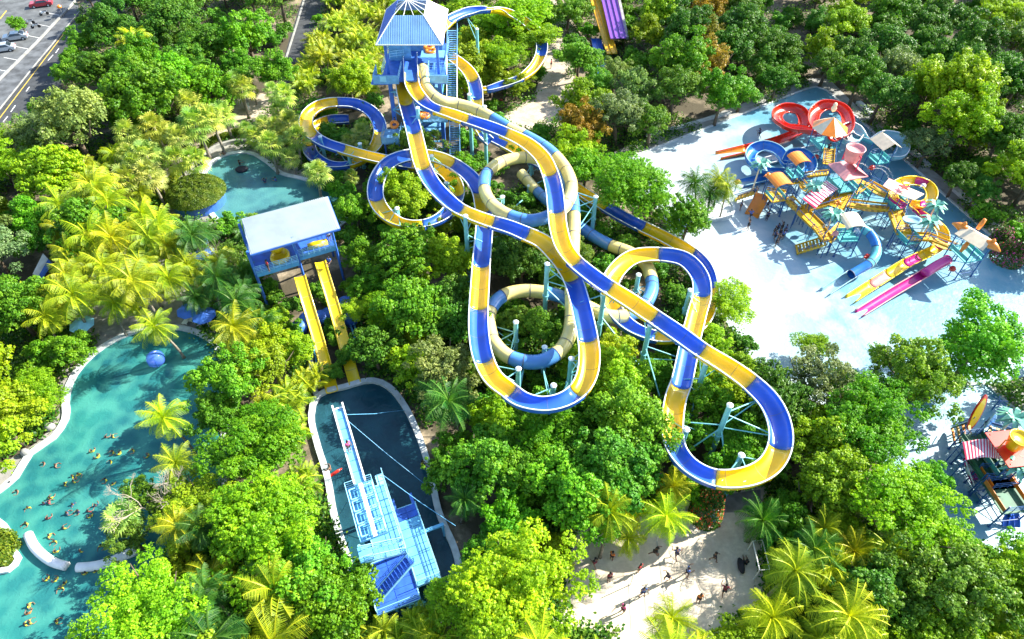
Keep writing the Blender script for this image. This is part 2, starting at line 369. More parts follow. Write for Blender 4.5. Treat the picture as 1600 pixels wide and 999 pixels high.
# play floors
playA = [(975, 252), (1262, 140), (1275, 137), (1290, 142), (1420, 258), (1560, 382), (1680, 480), (1700, 560), (1560, 600), (1400, 590), (1300, 640), (1190, 590), (1120, 480), (1060, 380)]
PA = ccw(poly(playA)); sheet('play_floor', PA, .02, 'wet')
struct('play_floor_kerb', band(poly([(975, 252), (1262, 140), (1275, 137), (1290, 142), (1420, 258), (1560, 382), (1680, 480)]), .35, .16, closed=False), 'coping')
sheet('concrete_walk', poly([(940, 244), (1268, 122), (1262, 138), (975, 252)]), .010, 'concrete')
sheet('concrete_walk', poly([(1268, 122), (1296, 124), (1330, 158), (1440, 252), (1580, 366), (1720, 480), (1680, 490), (1560, 384), (1420, 260), (1290, 144), (1262, 138)]), .012, 'concrete')
for a, c in (((1424, 238), (1449, 262)), ((1490, 297), (1527, 329)), ((1340, 162), (1362, 181))):
    p, q = V(*a), V(*c); b = MB(); b.beam(p+Vector((0, 0, .25)), q+Vector((0, 0, .25)), .9, .5)
    struct('planter_wall', b, 'coping')
b = MB(); b.beam(V(1010, 214)+Vector((0, 0, .2)), V(1140, 178)+Vector((0, 0, .2)), .5, .4); struct('retaining_wall', b, 'coping')
playB = [(1500, 604), (1540, 602), (1600, 655), (1700, 740), (1720, 900), (1600, 900), (1470, 830), (1380, 740), (1380, 650), (1440, 618)]
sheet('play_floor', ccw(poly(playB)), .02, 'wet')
struct('play_floor_kerb', band(poly([(1440, 618), (1500, 604), (1540, 602), (1600, 655), (1700, 740)]), .3, .15, closed=False), 'coping')
sheet('concrete_walk', poly([(1505, 585), (1560, 582), (1720, 715), (1700, 740), (1600, 655), (1540, 602), (1500, 604)]), .012, 'concrete')
protect_goal = [(1160, 858), (1185, 858), (1190, 910), (1160, 910)]
# sand court
court = [(868, 830), (925, 800), (1000, 790), (1085, 770), (1200, 740), (1240, 800), (1225, 900), (1230, 1000), (1100, 1030), (880, 1050), (845, 960)]
sheet('sand_court', ccw(smooth_poly(court)), .014, 'sand')
sheet('concrete_walk', poly([(1105, 778), (1188, 765), (1190, 800), (1110, 802)]), .022, 'paving')
for a, c, w in (((1026, 845), (1038, 938), .09), ((982, 912), (986, 985), .06), ((1007, 925), (1009, 962), .06)):
    stripe('court_line', a, c, w, 'concrete', .03)
# protected (open) regions of the photo
def protect_poly(px, z=0, step=9, tol=.8, below=0):
    n = len(px); xs = [p[0] for p in px]; ys = [p[1] for p in px]
    x = min(xs)
    while x <= max(xs):
        y = min(ys)
        while y <= max(ys):
            ins = False
            for i in range(n):
                (x1, y1), (x2, y2) = px[i], px[(i+1) % n]
                if (y1 > y) != (y2 > y) and x < (x2-x1)*(y-y1)/(y2-y1)+x1: ins = not ins
            if ins and -40 < x < 1640 and -40 < y < 1040:
                q = V(x, y, z); PROTECT.append((x, y, PX(q)[2], tol))
            y += step
        x += step
protect_poly([(0, 755), (42, 700), (92, 655), (95, 605), (115, 570), (160, 532), (220, 508), (290, 508), (318, 540), (305, 590), (290, 615), (240, 640), (225, 680), (235, 710), (200, 765), (170, 790), (185, 830), (215, 860), (180, 900), (150, 920), (130, 999), (0, 1000)], tol=.95)
protect_poly([(484, 640), (490, 612), (583, 588), (615, 600), (648, 640), (668, 700), (683, 745), (688, 800), (665, 850), (690, 920), (600, 955), (560, 890), (512, 805), (500, 740), (482, 680)], tol=1.0)
protect_poly([(335, 330), (322, 300), (315, 262), (345, 240), (390, 232), (440, 265), (475, 285), (468, 320), (380, 330)])
protect_poly([(1005, 240), (1150, 182), (1262, 140), (1290, 145), (1420, 262), (1530, 360), (1500, 400), (1490, 480), (1440, 500), (1390, 540), (1320, 560), (1245, 520), (1200, 480), (1160, 420), (1120, 350), (1100, 300), (1060, 275)], tol=.8)
protect_poly([(1430, 650), (1500, 608), (1540, 606), (1600, 655), (1600, 840), (1570, 800), (1520, 780), (1490, 740), (1430, 700), (1405, 690)], tol=.95)
protect_poly([(898, 850), (930, 850), (960, 862), (1060, 850), (1090, 790), (1178, 775), (1175, 940), (1095, 958), (1060, 930), (1015, 945), (995, 982), (925, 982), (888, 950), (890, 900)], tol=1.0)
protect_poly([(370, 175), (400, 150), (425, 155), (400, 185), (340, 215), (300, 225)], tol=.7)
protect_poly([(0, 0), (118, 0), (114, 45), (80, 95), (0, 205)], tol=.95)
protect_poly([(478, 0), (505, 0), (478, 60), (455, 120), (440, 125), (455, 65)], tol=.75)
protect_poly([(790, 190), (840, 158), (850, 110), (870, 50), (885, 60), (880, 110), (890, 150), (880, 175), (830, 195)], tol=.7)
protect_poly([(380, 300), (512, 305), (540, 400), (545, 420), (500, 440), (556, 598), (510, 612), (470, 480), (410, 440), (390, 400)], 5, tol=1.0)
protect_poly([(588, 0), (705, 0), (715, 235), (605, 220), (590, 130)], 8, tol=.8)
protect_poly([(265, 270), (345, 270), (345, 335), (265, 335)], 1, tol=.9)
protect_poly([(210, 500), (300, 488), (310, 520), (210, 520)], tol=.7)
protect_poly([(58, 400), (80, 390), (82, 430), (52, 430)], 1, tol=.8)
protect_poly([(935, 0), (955, 0), (985, 60), (960, 90), (930, 110), (925, 60)], 2, tol=.8)
protect_poly([(1500, 340), (1545, 340), (1545, 385), (1500, 385)], 5, tol=.8)
protect_poly(protect_goal, 1, step=7, tol=.95)
# ------------------------------------------------------------ raft slides
def frames(pts, bank):
    n = len(pts); T = []; 
    for i in range(n): T.append((pts[min(i+1, n-1)]-pts[max(i-1, 0)]).normalized())
    kap = []
    for i in range(n):
        a, c = T[max(i-1, 0)], T[min(i+1, n-1)]
        kap.append(a.x*c.y-a.y*c.x)
    ks = [sum(kap[max(0, i-4):i+5])/len(kap[max(0, i-4):i+5]) for i in range(n)]
    out = []
    for i in range(n):
        t = T[i]; s = t.cross(Vector((0, 0, 1))).normalized(); nn = s.cross(t).normalized()
        ph = max(-bank, min(bank, ks[i]*2.6*bank))
        # left turn (k>0): lower the left (inner) side
        s2 = s*math.cos(ph)+nn*math.sin(ph); n2 = nn*math.cos(ph)-s*math.sin(ph)
        out.append((t, s2, n2))
    return out
def profile(kind, R, n):
    """(cross-section points as (side, up), lip flags per edge)"""
    if kind == 'tube': return [(R*math.sin(a), R*math.cos(a)) for a in [2*math.pi*k/n for k in range(n)]]
    A = 98 if kind == 'open' else 62
    D = .78 if kind == 'open' else .45
    ins = [(R*math.sin(R_(A*(2*k/(n-1)-1)))/math.sin(R_(min(A, 90))), -R*D*math.cos(R_(A*(2*k/(n-1)-1)))) for k in range(n)]
    e = .055
    outp = [(x*(1+e/R), y-e) for x, y in ins]
    lip = .13
    l, r = ins[0], ins[-1]
    return ins+[(r[0]+.01, r[1]+.05), (r[0]+lip, r[1]+.05), (r[0]+lip, r[1]-.03)]+outp[::-1]+[(l[0]-lip, l[1]-.03), (l[0]-lip, l[1]+.05), (l[0]-.01, l[1]+.05)]
def flume(name, label, way, R=.95, kind='open', mats={'Y': 'yellow', 'B': 'blue'}, cols=None, group=None, bank=R_(24), seam=3.2, protect=True, cat='water slide', rimm='rim', nseg=13, tol=.95):
    """way: list of (px, py, z[, colour letter where a new section starts])"""
    P = [V(w[0], w[1], w[2]) for w in way]
    S, idx = spline(P, .45); fr = frames(S, bank)
    base = Vector((S[0].x, S[0].y, 0)); root = thing(name, label, cat, base, group=group)
    prof = profile(kind, R, nseg if kind != 'tube' else 16); n = len(prof)
    cuts = [(idx[i], w[3]) for i, w in enumerate(way) if len(w) > 3]
    if not cuts or cuts[0][0] != 0: cuts = [(0, 'Y')]+cuts
    for c, (i0, letter) in enumerate(cuts):
        i1 = cuts[c+1][0] if c+1 < len(cuts) else len(S)-1
        if i1 <= i0: continue
        b = MB(); vs = []
        for i in range(i0, i1+1):
            t, s, u = fr[i]
            vs += [S[i]+s*x+u*y for x, y in prof]
        b.v = [tuple(v) for v in vs]
        L = i1-i0
        for i in range(L):
            for k in range(n):
                k2 = (k+1) % n
                b.f.append((i*n+k, i*n+k2, (i+1)*n+k2, (i+1)*n+k))
                lip = kind != 'tube' and (nseg-1 <= k <= nseg+2 or k >= n-4)
                b.m.append(1 if lip else 0)
        if kind != 'tube':
            b.f += [tuple(range(n))[::-1], tuple(range(L*n, L*n+n))]; b.m += [0, 0]
        # joint flanges
        d = 0
        for i in range(i0, i1+1):
            if i > i0: d += (S[i]-S[i-1]).length
            if i == i0 or d > seam:
                d = 0; t, s, u = fr[i]; q = []
                if kind == 'tube':
                    for dt in (-.05, .05): q += [S[i]+t*dt+s*x*1.045+u*y*1.045 for x, y in prof]
                    b.add(q, [(k, (k+1) % n, n+(k+1) % n, n+k) for k in range(n)], 2)
                else:
                    m = nseg; pr = prof[nseg+3:nseg+3+nseg]
                    for dt in (-.05, .05): q += [S[i]+t*dt+s*x*1.05+u*(y-.05) for x, y in pr]
                    for dt in (-.05, .05): q += [S[i]+t*dt+s*x+u*y for x, y in pr]
                    b.add(q, [(k, k+1, m+k+1, m+k) for k in range(m-1)]+[(k, k+1, 2*m+k+1, 2*m+k) for k in range(m-1)]+[(m+k, m+k+1, 3*m+k+1, 3*m+k) for k in range(m-1)], 2)
                    if i > i0 or c > 0:   # hairline joint on the inside
                        q = []
                        for dt in (-.018, .018): q += [S[i]+t*dt+s*x*.995+u*(y+.006) for x, y in prof[:nseg]]
                        b.add(q, [(k, k+1, m+k+1, m+k) for k in range(m-1)], 3)
        mm = mats[letter]
        part('slide_section', b, [mm, rimm, 'seam' if kind == 'tube' else mm, 'joint'], root, smooth=True, label=None)
    if protect:
        for i in range(0, len(S), 3):
            q = PX(S[i]); PROTECT.append((q[0], q[1], q[2], tol))
    return S
def lowest(S): return S
SA = flume('raft_slide', 'open yellow and blue raft slide running from the tower to the lowest loop', [
 (641, 84, 12.6, 'B'), (642, 110, 12.4, 'Y'), (645, 135, 12.2), (654, 150, 12.0, 'B'), (668, 164, 11.9), (683, 171, 11.8, 'Y'), (705, 178, 11.6), (727, 186, 11.5, 'B'), (758, 196, 11.3), (787, 207, 11.2, 'Y'), (822, 224, 11.0), (846, 245, 10.9), (858, 268, 10.8, 'B'), (866, 298, 10.7), (869, 326, 10.6, 'Y'), (873, 360, 10.5), (882, 388, 10.4), (897, 408, 10.2, 'B'), (918, 426, 10.1), (950, 449, 9.9, 'Y'), (985, 471, 9.7), (1020, 495, 9.5, 'B'), (1060, 522, 9.2), (1096, 548, 9.0, 'Y'), (1140, 575, 8.7), (1172, 598, 8.4, 'B'), (1202, 628, 8.2), (1217, 660, 8.0), (1219, 696, 7.8, 'Y'), (1203, 727, 7.5), (1170, 745, 7.3), (1119, 748, 7.0, 'B'), (1080, 730, 6.8), (1058, 705, 6.6), (1051, 683, 6.4, 'Y'), (1051, 650, 6.2), (1057, 618, 6.0), (1064, 600, 5.9, 'B'), (1072, 565, 5.7), (1079, 530, 5.5, 'Y'), (1089, 490, 5.3), (1097, 457, 5.1, 'B'), (1091, 428, 4.9), (1068, 405, 4.8), (1030, 398, 4.6, 'Y'), (990, 402, 4.5), (962, 425, 4.3), (952, 450, 4.2), (958, 480, 4.0, 'B'), (985, 510, 3.8), (1026, 526, 3.6, 'Y'), (1065, 522, 3.3), (1092, 505, 3.1), (1106, 478, 3.0), (1108, 445, 2.9, 'B'), (1098, 415, 2.8), (1078, 395, 2.8, 'Y'), (1040, 372, 2.7), (1003, 354, 2.6, 'B'), (970, 337, 2.6), (944, 321, 2.5, 'Y'), (915, 304, 2.5), (880, 280, 2.4, 'B'), (850, 258, 2.4), (822, 243, 2.3, 'Y'), (787, 224, 2.3, 'B'), (752, 207, 2.2), (735, 200, 2.2)])
SD = flume('raft_slide', 'open yellow and blue raft slide with the large hanging loop, ending beside the lagoon', [
 (633, 112, 11.4, 'Y'), (630, 130, 11.2), (634, 158, 11.0, 'B'), (640, 180, 10.9), (646, 202, 10.8, 'Y'), (653, 232, 10.7), (660, 258, 10.5, 'B'), (676, 288, 10.4), (695, 309, 10.2), (716, 326, 10.1, 'Y'), (742, 338, 10.0), (768, 347, 9.9, 'B'), (795, 355, 9.8), (822, 366, 9.7, 'Y'), (848, 378, 9.5), (870, 400, 9.3), (893, 433, 9.1, 'B'), (904, 465, 9.0), (913, 503, 8.9), (918, 528, 8.8, 'Y'), (921, 558, 8.7), (916, 590, 8.6), (903, 611, 8.5, 'B'), (880, 626, 8.4), (848, 632, 8.3), (815, 625, 8.2), (795, 611, 8.1, 'Y'), (770, 590, 8.0), (755, 560, 7.9, 'B'), (748, 520, 7.8), (748, 477, 7.7, 'Y'), (750, 445, 7.6), (752, 411, 7.5, 'B'), (755, 378, 7.4), (757, 345, 7.3), (755, 325, 7.2, 'Y'), (748, 295, 7.1, 'B'), (730, 272, 7.0), (703, 254, 6.8, 'Y'), (678, 245, 6.6), (640, 243, 6.4, 'B'), (612, 252, 6.2), (592, 275, 6.0), (587, 308, 5.8, 'Y'), (600, 332, 5.6), (625, 348, 5.4), (662, 350, 5.2, 'B'), (692, 338, 5.0), (711, 315, 4.9), (714, 300, 4.8, 'Y'), (705, 278, 4.7), (690, 265, 4.6), (665, 258, 4.5), (640, 257, 4.4, 'B'), (598, 249, 4.2, 'Y'), (568, 242, 4.1), (533, 232, 4.0, 'B'), (505, 222, 3.9), (485, 208, 3.8, 'Y'), (478, 188, 3.7), (488, 172, 3.6), (505, 163, 3.5), (527, 160, 3.4, 'B'), (555, 162, 3.3), (580, 175, 3.1), (594, 200, 2.9, 'Y'), (587, 228, 2.7), (570, 245, 2.5), (546, 256, 2.3, 'B'), (515, 257, 2.1), (488, 242, 1.9), (482, 222, 1.8, 'Y'), (492, 200, 1.6), (515, 188, 1.4, 'B'), (545, 186, 1.2)])
SB = flume('tube_slide', 'closed yellow and blue tube slide winding in rings under the open raft slides', [
 (661, 106, 12.0, 'Y'), (664, 125, 11.6), (672, 145, 11.2), (690, 158, 10.6), (712, 162, 10.0), (745, 172, 9.6), (770, 185, 9.4, 'B'), (795, 200, 9.2, 'Y'), (820, 212, 9.1, 'B'), (850, 229, 9.0), (869, 245, 8.9, 'Y'), (887, 270, 8.8), (893, 298, 8.7), (880, 325, 8.5), (858, 338, 8.4, 'B'), (830, 345, 8.3), (798, 338, 8.1, 'Y'), (772, 322, 8.0), (757, 296, 7.8, 'B'), (762, 270, 7.6, 'Y'), (785, 253, 7.4), (826, 246, 7.2), (850, 252, 7.0, 'B'), (874, 270, 6.8), (890, 292, 6.6), (896, 318, 6.4), (897, 336, 6.2, 'Y'), (896, 380, 5.8), (894, 420, 5.5), (893, 455, 5.3), (893, 500, 5.1), (886, 532, 4.9), (868, 554, 4.8, 'B'), (840, 566, 4.7), (800, 560, 4.6, 'Y'), (775, 540, 4.4), (764, 510, 4.3), (766, 485, 4.2, 'B'), (785, 463, 4.1, 'Y'), (815, 455, 4.0), (855, 458, 3.9, 'B'), (890, 468, 3.8), (918, 480, 3.7, 'Y'), (950, 494, 3.5), (980, 494, 3.3, 'B'), (1006, 478, 3.1), (1018, 455, 3.0), (1018, 438, 2.9, 'Y'), (1008, 412, 2.8), (986, 396, 2.7), (955, 384, 2.5, 'B'), (925, 368, 2.3), (900, 350, 2.1, 'Y'), (870, 325, 1.9, 'B'), (840, 300, 1.7, 'Y'), (815, 272, 1.5)],
 R=.80, kind='tube', mats={'Y': 'ylight', 'B': 'blight'}, bank=0)
SF = flume('raft_slide', 'open yellow and blue raft slide curving round the trees beyond the tower stairs', [
 (672, 60, 12.0, 'Y'), (692, 42, 11.8), (706, 29, 11.7, 'B'), (725, 20, 11.6), (745, 15, 11.5), (764, 14, 11.4, 'Y'), (790, 18, 9.6), (815, 30, 8.2), (836, 47, 7.0), (845, 62, 6.2, 'B'), (846, 82, 5.6, 'Y'), (835, 104, 5.0), (813, 122, 4.5, 'B'), (785, 132, 4.2), (760, 139, 4.0, 'Y'), (725, 136, 3.8), (700, 128, 3.6)], R=.9, protect=False)
for px_, py_, z_ in ((706, 29, 11.7), (725, 20, 11.6), (745, 15, 11.5), (764, 14, 11.4), (846, 75, 5.8), (842, 92, 5.3), (830, 108, 4.9), (813, 122, 4.5), (792, 130, 4.2)):
    PROTECT.append((px_, py_, PX(V(px_, py_, z_))[2], .7))
SG = flume('raft_slide', 'short open yellow and blue raft slide dropping off the stair side of the tower', [
 (700, 86, 11.0, 'Y'), (716, 97, 10.8), (731, 111, 10.4), (738, 122, 10.0, 'B'), (743, 138, 9.6), (744, 151, 9.3, 'Y'), (744, 172, 8.4), (746, 192, 7.0), (752, 208, 5.5, 'B'), (766, 222, 4.4, 'B')], R=.9)
ALL = [SA, SD, SB, SF, SG]
# support columns with arms to the flumes
colN = 0
def column(px, py, hint=None, r=.28, splay=None):
    global colN
    best = min(((PX(p)[0]-px)**2+(PX(p)[1]-py)**2, p.z) for S in ALL[:3] for p in S[::3])
    z = hint if hint is not None else best[1]+.5
    t = V(px, py, z)
    root = thing('support_column', 'x', 'support column', (t.x, t.y, 0), group='teal columns holding up the raft slides')
    b = MB(); b.tube([(t.x, t.y, 0), (t.x, t.y, z-.12)], [r, r*.92], 14, 0)
    b.lathe((t.x, t.y, 0), [(r*1.25, 0), (r*1.25, .25), (r, .26)], 14, 0)
    for fz in (z*.5,): b.lathe((t.x, t.y, fz), [(r*1.3, -.06), (r*1.3, .06)], 14, 0)
    part('post', b, ['teal'], root, smooth=False)
    b = MB(); b.lathe((t.x, t.y, z-.12), [(r*1.1, 0), (r*1.15, .1), (r*.6, .2), (.05, .24)], 14); part('cap', b, ['tealw'], root)
    cand = []
    for S in ALL:
        for p in S[::2]:
            d = math.hypot(p.x-t.x, p.y-t.y)
            if .9 < d < 6.2 and -3.6 < p.z-z < .6: cand.append((d, p))
    cand.sort(key=lambda q: q[0]); chosen = []
    for d, p in cand:
        a = math.atan2(p.y-t.y, p.x-t.x)
        if all(abs(math.atan2(math.sin(a-c), math.cos(a-c))) > R_(48) or abs(p.z-q.z) > 2.2 for c, q in chosen): chosen.append((a, p))
        if len(chosen) >= 3: break
    for a, p in chosen:
        b = MB(); q = Vector((p.x, p.y, p.z-.85)); h = Vector((math.cos(a), math.sin(a), 0))*r*.8
        z1 = min(z-.3, q.z+1.0); z2 = max(.5, z1-2.0)
        b.tube([Vector((t.x, t.y, z1))+h, q], .065, 6); b.tube([Vector((t.x, t.y, z2))+h, q], .055, 6)
        sd = Vector((-math.sin(a), math.cos(a), 0))*.75
        b.tube([q-sd, q+sd], .07, 6)
        part('arm', b, ['teal'], root)
    colN += 1
    q = PX((t.x, t.y, z)); LABQ.append((root, 'teal slide column', px, py))
    return t, z
LABQ = []
cols = [column(*c) for c in [(652, 168), (674, 243), (733, 147), (697, 285), (727, 337), (785, 307), (827, 290), (831, 247), (931, 307, 7.2), (855, 412), (806, 503, 6.2), (810, 576, 7.6), (893, 560, 8.2), (865, 602, 7.6), (851, 542, 5.4), (998, 429, 5.4), (944, 458, 9.4), (1016, 507, 9.2), (1079, 453, 6.2), (1104, 567, 8.6), (1141, 633, 9.6), (1159, 711, 7.2), (1073, 671, 6.6), (500, 213, 4.2), (562, 224, 4.3), (545, 243, 3.4), (620, 325, 6.0), (757, 166, 10.4), (745, 45, 11.0)]]
# diagonal bracing between neighbouring columns
for i, j in ((19, 22), (20, 22), (20, 21), (16, 17), (17, 22), (5, 6), (6, 7), (6, 8), (4, 5), (23, 24), (9, 16), (11, 13), (12, 13)):
    (a, za), (c, zc) = cols[i], cols[j]
    b = MB(); b.tube([(a.x, a.y, za*.62), (c.x, c.y, zc*.25)], .085, 6)
    o = single('brace_bar', b, ['teal'], 'x', 'steel brace', 'teal brace bars between slide columns')
    LABQ.append((o, 'thin teal brace bar', (PX((a.x, a.y, za*.5))[0]+PX((c.x, c.y, zc*.4))[0])/2, (PX((a.x, a.y, za*.5))[1]+PX((c.x, c.y, zc*.4))[1])/2))
# ------------------------------------------------------------ slide tower
def lerp(a, b_, t): return a+(b_-a)*t
def corrugated(name, quad, mats, parent, n=22, th=.08, label=None, rib=.05):
    """roof sheet on a quad (eave a->b, top d->c) with ribs running up the slope"""
    a, b_, c, d = [Vector(q) for q in quad]
    m = MB(); m.slab([a, b_, c, d], th)
    nrm = (b_-a).cross(d-a).normalized()
    if nrm.z < 0: nrm = -nrm
    ev = (b_-a); L = ev.length; ex = ev/L; up = ((c+d)/2-(a+b_)/2); up = (up-ex*up.dot(ex)); H = up.length; uy = up/H
    dx, cx = (d-a).dot(ex), (c-a).dot(ex)
    for k in range(1, n):
        x = L*k/n
        h = H
        if x < dx: h = H*x/max(dx, 1e-3)
        if x > cx: h = H*(L-x)/max(L-cx, 1e-3)
        if h < .15: continue
        s = a+ex*x+nrm*.0; e = s+uy*h
        m.beam(s+nrm*rib*.5, e+nrm*rib*.5, L/n*.42, rib)
    return part(name, m, mats, parent, label)
def railing(p, q, h=1.1, n=None, mi=0, m=None, mid=2, r=.035):
    m = m or MB(); p, q = Vector(p), Vector(q); L = (q-p).length; n = n or max(1, int(L/1.3)); up = Vector((0, 0, h))
    for k in range(n+1): a = lerp(p, q, k/n); m.tube([a, a+up], r, 5, mi)
    for j in range(1, mid+2): m.tube([p+up*j/(mid+1), q+up*j/(mid+1)], r*.8, 5, mi)
    return m
def stair_flight(p, q, w, parent, mats=('tblue2', 'tblue'), rail=True, name='stair_flight'):
    """open steps from p (low) to q (high), width w"""
    p, q = Vector(p), Vector(q); d = q-p; hd = Vector((d.x, d.y, 0)); run = hd.length; hd.normalize(); s = Vector((-hd.y, hd.x, 0))
    n = max(4, int(abs(d.z)/.2)); m = MB()
    for k in range(n):
        c = lerp(p, q, (k+.5)/n); m.box(c, (run/n*.9, w, .05), mtx=Matrix((hd, s, Vector((0, 0, 1)))).transposed())
    for sg in (-1, 1): m.beam(p+s*sg*w/2, q+s*sg*w/2, .06, .28, 1)
    o = part(name, m, list(mats), parent)
    if rail:
        r = MB()
        for sg in (-1, 1): railing(p+s*sg*w/2, q+s*sg*w/2, 1.0, m=r)
        part('handrail', r, [mats[0]], o)
    return o
X0, X1, Y0, Y1 = -18.7, -9.7, 92.2, 103.2
tw = thing('slide_tower', 'blue steel slide tower under an open-topped blue roof, its sunlit side coloured white', 'tower', (-14.2, 97, 0))
for x, y, sx, sy in ((X0+1, Y0+.6, 1, -1), (X1-.8, Y0+.6, -1, -1), (X0+1, Y1-1, 1, 1), (X1-.8, Y1-1, -1, 1)):
    m = MB(); m.beam((x-.4*sx*0+(-1.0 if sx > 0 else 0)*0, y+sy*.9, 0), (x, y, 12), .55, .55); m.beam((x, y, 12.3), (x, y, 16.9), .38, .38); part('leg', m, 'tblue', tw)
for x in (-16.2, -11.4):
    m = MB(); m.beam((x, 96.8, 0), (x, 96.8, 11.8), .4, .4); part('leg', m, 'tblue', tw)
m = MB(); m.box(((X0+X1)/2, 97.2, 11.85), (X1-X0, 11.5, .28)); m.box((X0+.2, 91.8, 11.9), (3.0, 2.4, .3)); m.box((X1-.9, 91.9, 11.9), (2.8, 2.2, .3)); part('upper_deck', m, 'tblue', tw)
m = MB()
for k in range(26):
    for z in (12.6, 13.1, 13.6): pass
m.box((X0+.9, 90.55, 12.55), (3.6, .08, 1.25)); m.box((X0-.9, 92.2, 12.55), (.08, 3.3, 1.25)); part('balcony_panel', m, 'tblue2', tw)
m = MB(); m.box((X1-.7, 90.8, 12.5), (2.6, .08, 1.15))
part('balcony_panel', m, 'tblue2', tw)
m = MB(); m.box((X0+.5, 90.48, 12.7), (.9, .06, .8)); part('notice_board', m, 'cyan', tw)
for q0, q1 in (((X0+2.6, 91, 12), (X0+2.6, 95, 12)), ((X1-2.4, 91, 12), (X1-2.4, 96, 12)), ((X0, 93, 12), (X0, 103, 12)), ((X1, 94, 12), (X1, 103, 12)), ((X0+1, 95, 13.4), (X0+3.6, 98.5, 12.2)), ((-12.8, 94.5, 12), (X1, 94.5, 12))):
    part('deck_railing', railing(q0, q1), 'cyan', tw)
m = MB(); m.box(((X0+X1)/2, 100.5, 13.6), (X1-X0-1.6, .12, 3.2)); part('back_wall', m, 'tblue2', tw)
m = MB(); m.box((X0+2.2, 97.5, 13.2), (3.2, .12, 2.4)); m.box((-11.6, 96.5, 13.4), (3.4, 2.2, .15)); part('start_platform', m, 'tblue2', tw)
m = MB()
for k in range(9): m.box((X0+2.2, 97.42, 12.2+k*.25), (3.1, .05, .07))
part('slatted_screen', m, 'cyan2', tw)
# mid landings, stairs down the sunny side and front truss
m = MB(); m.box((-12.2, 91.5, 6.2), (5.4, 3.0, .2)); part('middle_landing', m, 'tblue2', tw)
m = MB(); railing((-14.9, 90, 6.3), (-9.5, 90, 6.3), 1.2, mid=5, m=m); railing((-14.9, 90, 6.3), (-14.9, 93, 6.3), 1.2, m=m); part('landing_railing', m, 'cyan', tw)
m = MB(); m.box((-17.7, 88.6, 4.6), (2.6, 3.8, .2)); part('lower_landing', m, 'tblue2', tw)
m = MB()
for a, c in (((-19, 86.7, 4.7), (-16.4, 86.7, 4.7)), ((-19, 86.7, 4.7), (-19, 90.5, 4.7)), ((-16.4, 86.7, 4.7), (-16.4, 90.5, 4.7))):
    railing(a, c, 1.15, mid=4, m=m)
m.box((-17.7, 86.66, 5.2), (2.5, .04, 1.0)); part('landing_railing', m, 'tblue2', tw)
for x in (-18.7, -16.6):
    m = MB(); m.beam((x, 87.4, 0), (x, 87.4, 4.6), .25, .25); part('landing_post', m, 'tblue', tw)
stair_flight((-8.9, 90.6, 6.4), (-8.9, 96.8, 11.9), 1.5, tw)
stair_flight((-8.9, 101.5, 14.8), (-8.9, 97.4, 12.0), 1.5, tw)
stair_flight((-8.6, 87.6, .1), (-8.6, 92.2, 6.2), 1.5, tw)
for zz, x0, x1, y0, y1 in ((8.9, X0+1.4, X1-1.2, 92.6, 96.5), (3.4, -16.5, X1-1.0, 92.0, 96.0)):
    m = MB(); m.box(((x0+x1)/2, (y0+y1)/2, zz), (x1-x0, y1-y0, .18)); part('inner_landing', m, 'tblue2', tw)
    m = MB(); railing((x0, y0, zz), (x1, y0, zz), 1.1, mid=4, m=m); part('landing_railing', m, 'cyan', tw)
stair_flight((-10.8, 91.6, 6.3), (-15.5, 91.6, 8.9), 1.3, tw); stair_flight((-16.5, 93.6, 9.0), (-12.0, 93.6, 11.7), 1.3, tw); stair_flight((-15.8, 91.2, 3.5), (-11.2, 91.2, 6.1), 1.3, tw); stair_flight((-10.8, 90.6, .1), (-15.8, 90.6, 3.3), 1.3, tw)
m = MB(); railing((-8.1, 90.6, 6.4), (-8.1, 96.8, 11.9), 1.2, mid=3, m=m, r=.05); railing((-9.6, 90.6, 6.4), (-9.6, 96.8, 11.9), 1.2, mid=3, m=m, r=.05); part('stair_screen', m, 'white', tw)
stair_flight((-12.0, 88.4, 3.2), (-16.4, 88.4, 4.6), 1.3, tw)
m = MB()
for z in (1.5, 4.0, 7.0, 9.8):
    m.beam((X0+1, Y0, z), (X1-1, Y0, z), .16, .2); m.beam((X0+1, Y1-1, z), (X1-1, Y1-1, z), .16, .2); m.beam((X1-1, Y0, z), (X1-1, Y1-1, z), .16, .2)
for (xa, za), (xb, zb) in (((X0+1, 1.5), (-14, 4)), ((-14, 4), (X1-1, 1.5)), ((X0+1, 7), (-14, 4)), ((-14, 4), (X1-1, 7)), ((X0+1, 7), (-14, 9.8)), ((-14, 9.8), (X1-1, 7))):
    m.beam((xa, Y0-.15, za), (xb, Y0-.15, zb), .12, .12)
part('cross_bracing', m, 'cyan2', tw)
zE, zT = 16.9, 19.6
top = [(-16.4, 95.2, zT), (-12.2, 95.2, zT), (-12.2, 100.4, zT), (-16.4, 100.4, zT)]
ev = [(X0-.1, Y0-.2, zE), (X1+.1, Y0-.2, zE), (X1+.1, Y1+.4, zE), (X0-.1, Y1+.4, zE)]
corrugated('roof_sheet', [ev[0], ev[1], top[1], top[0]], 'roofblue', tw, 30)
corrugated('roof_sheet', [ev[1], ev[2], top[2], top[1]], 'white', tw, 26, rib=.025)  # white side: sunlight put into the sheet colour
corrugated('roof_sheet', [ev[3], ev[0], top[0], top[3]], 'tblue', tw, 26, rib=.025)  # darker blue side: shade put into the sheet colour
corrugated('roof_sheet', [ev[2], ev[3], top[3], top[2]], 'roofblue', tw, 26)
m = MB(); pk = Vector((-14.6, 97.4, 20.9))
for k in range(4):
    for t in (0, .33, .66): m.tube([lerp(Vector(top[k]), Vector(top[(k+1) % 4]), t), pk], .05, 5)
    m.tube([ev[k], top[k]], .09, 6); m.tube([ev[k], ev[(k+1) % 4]], .07, 6)
m.tube([pk, pk+Vector((0, 0, 2.2))], [.09, .04], 6); part('roof_frame', m, 'white', tw)
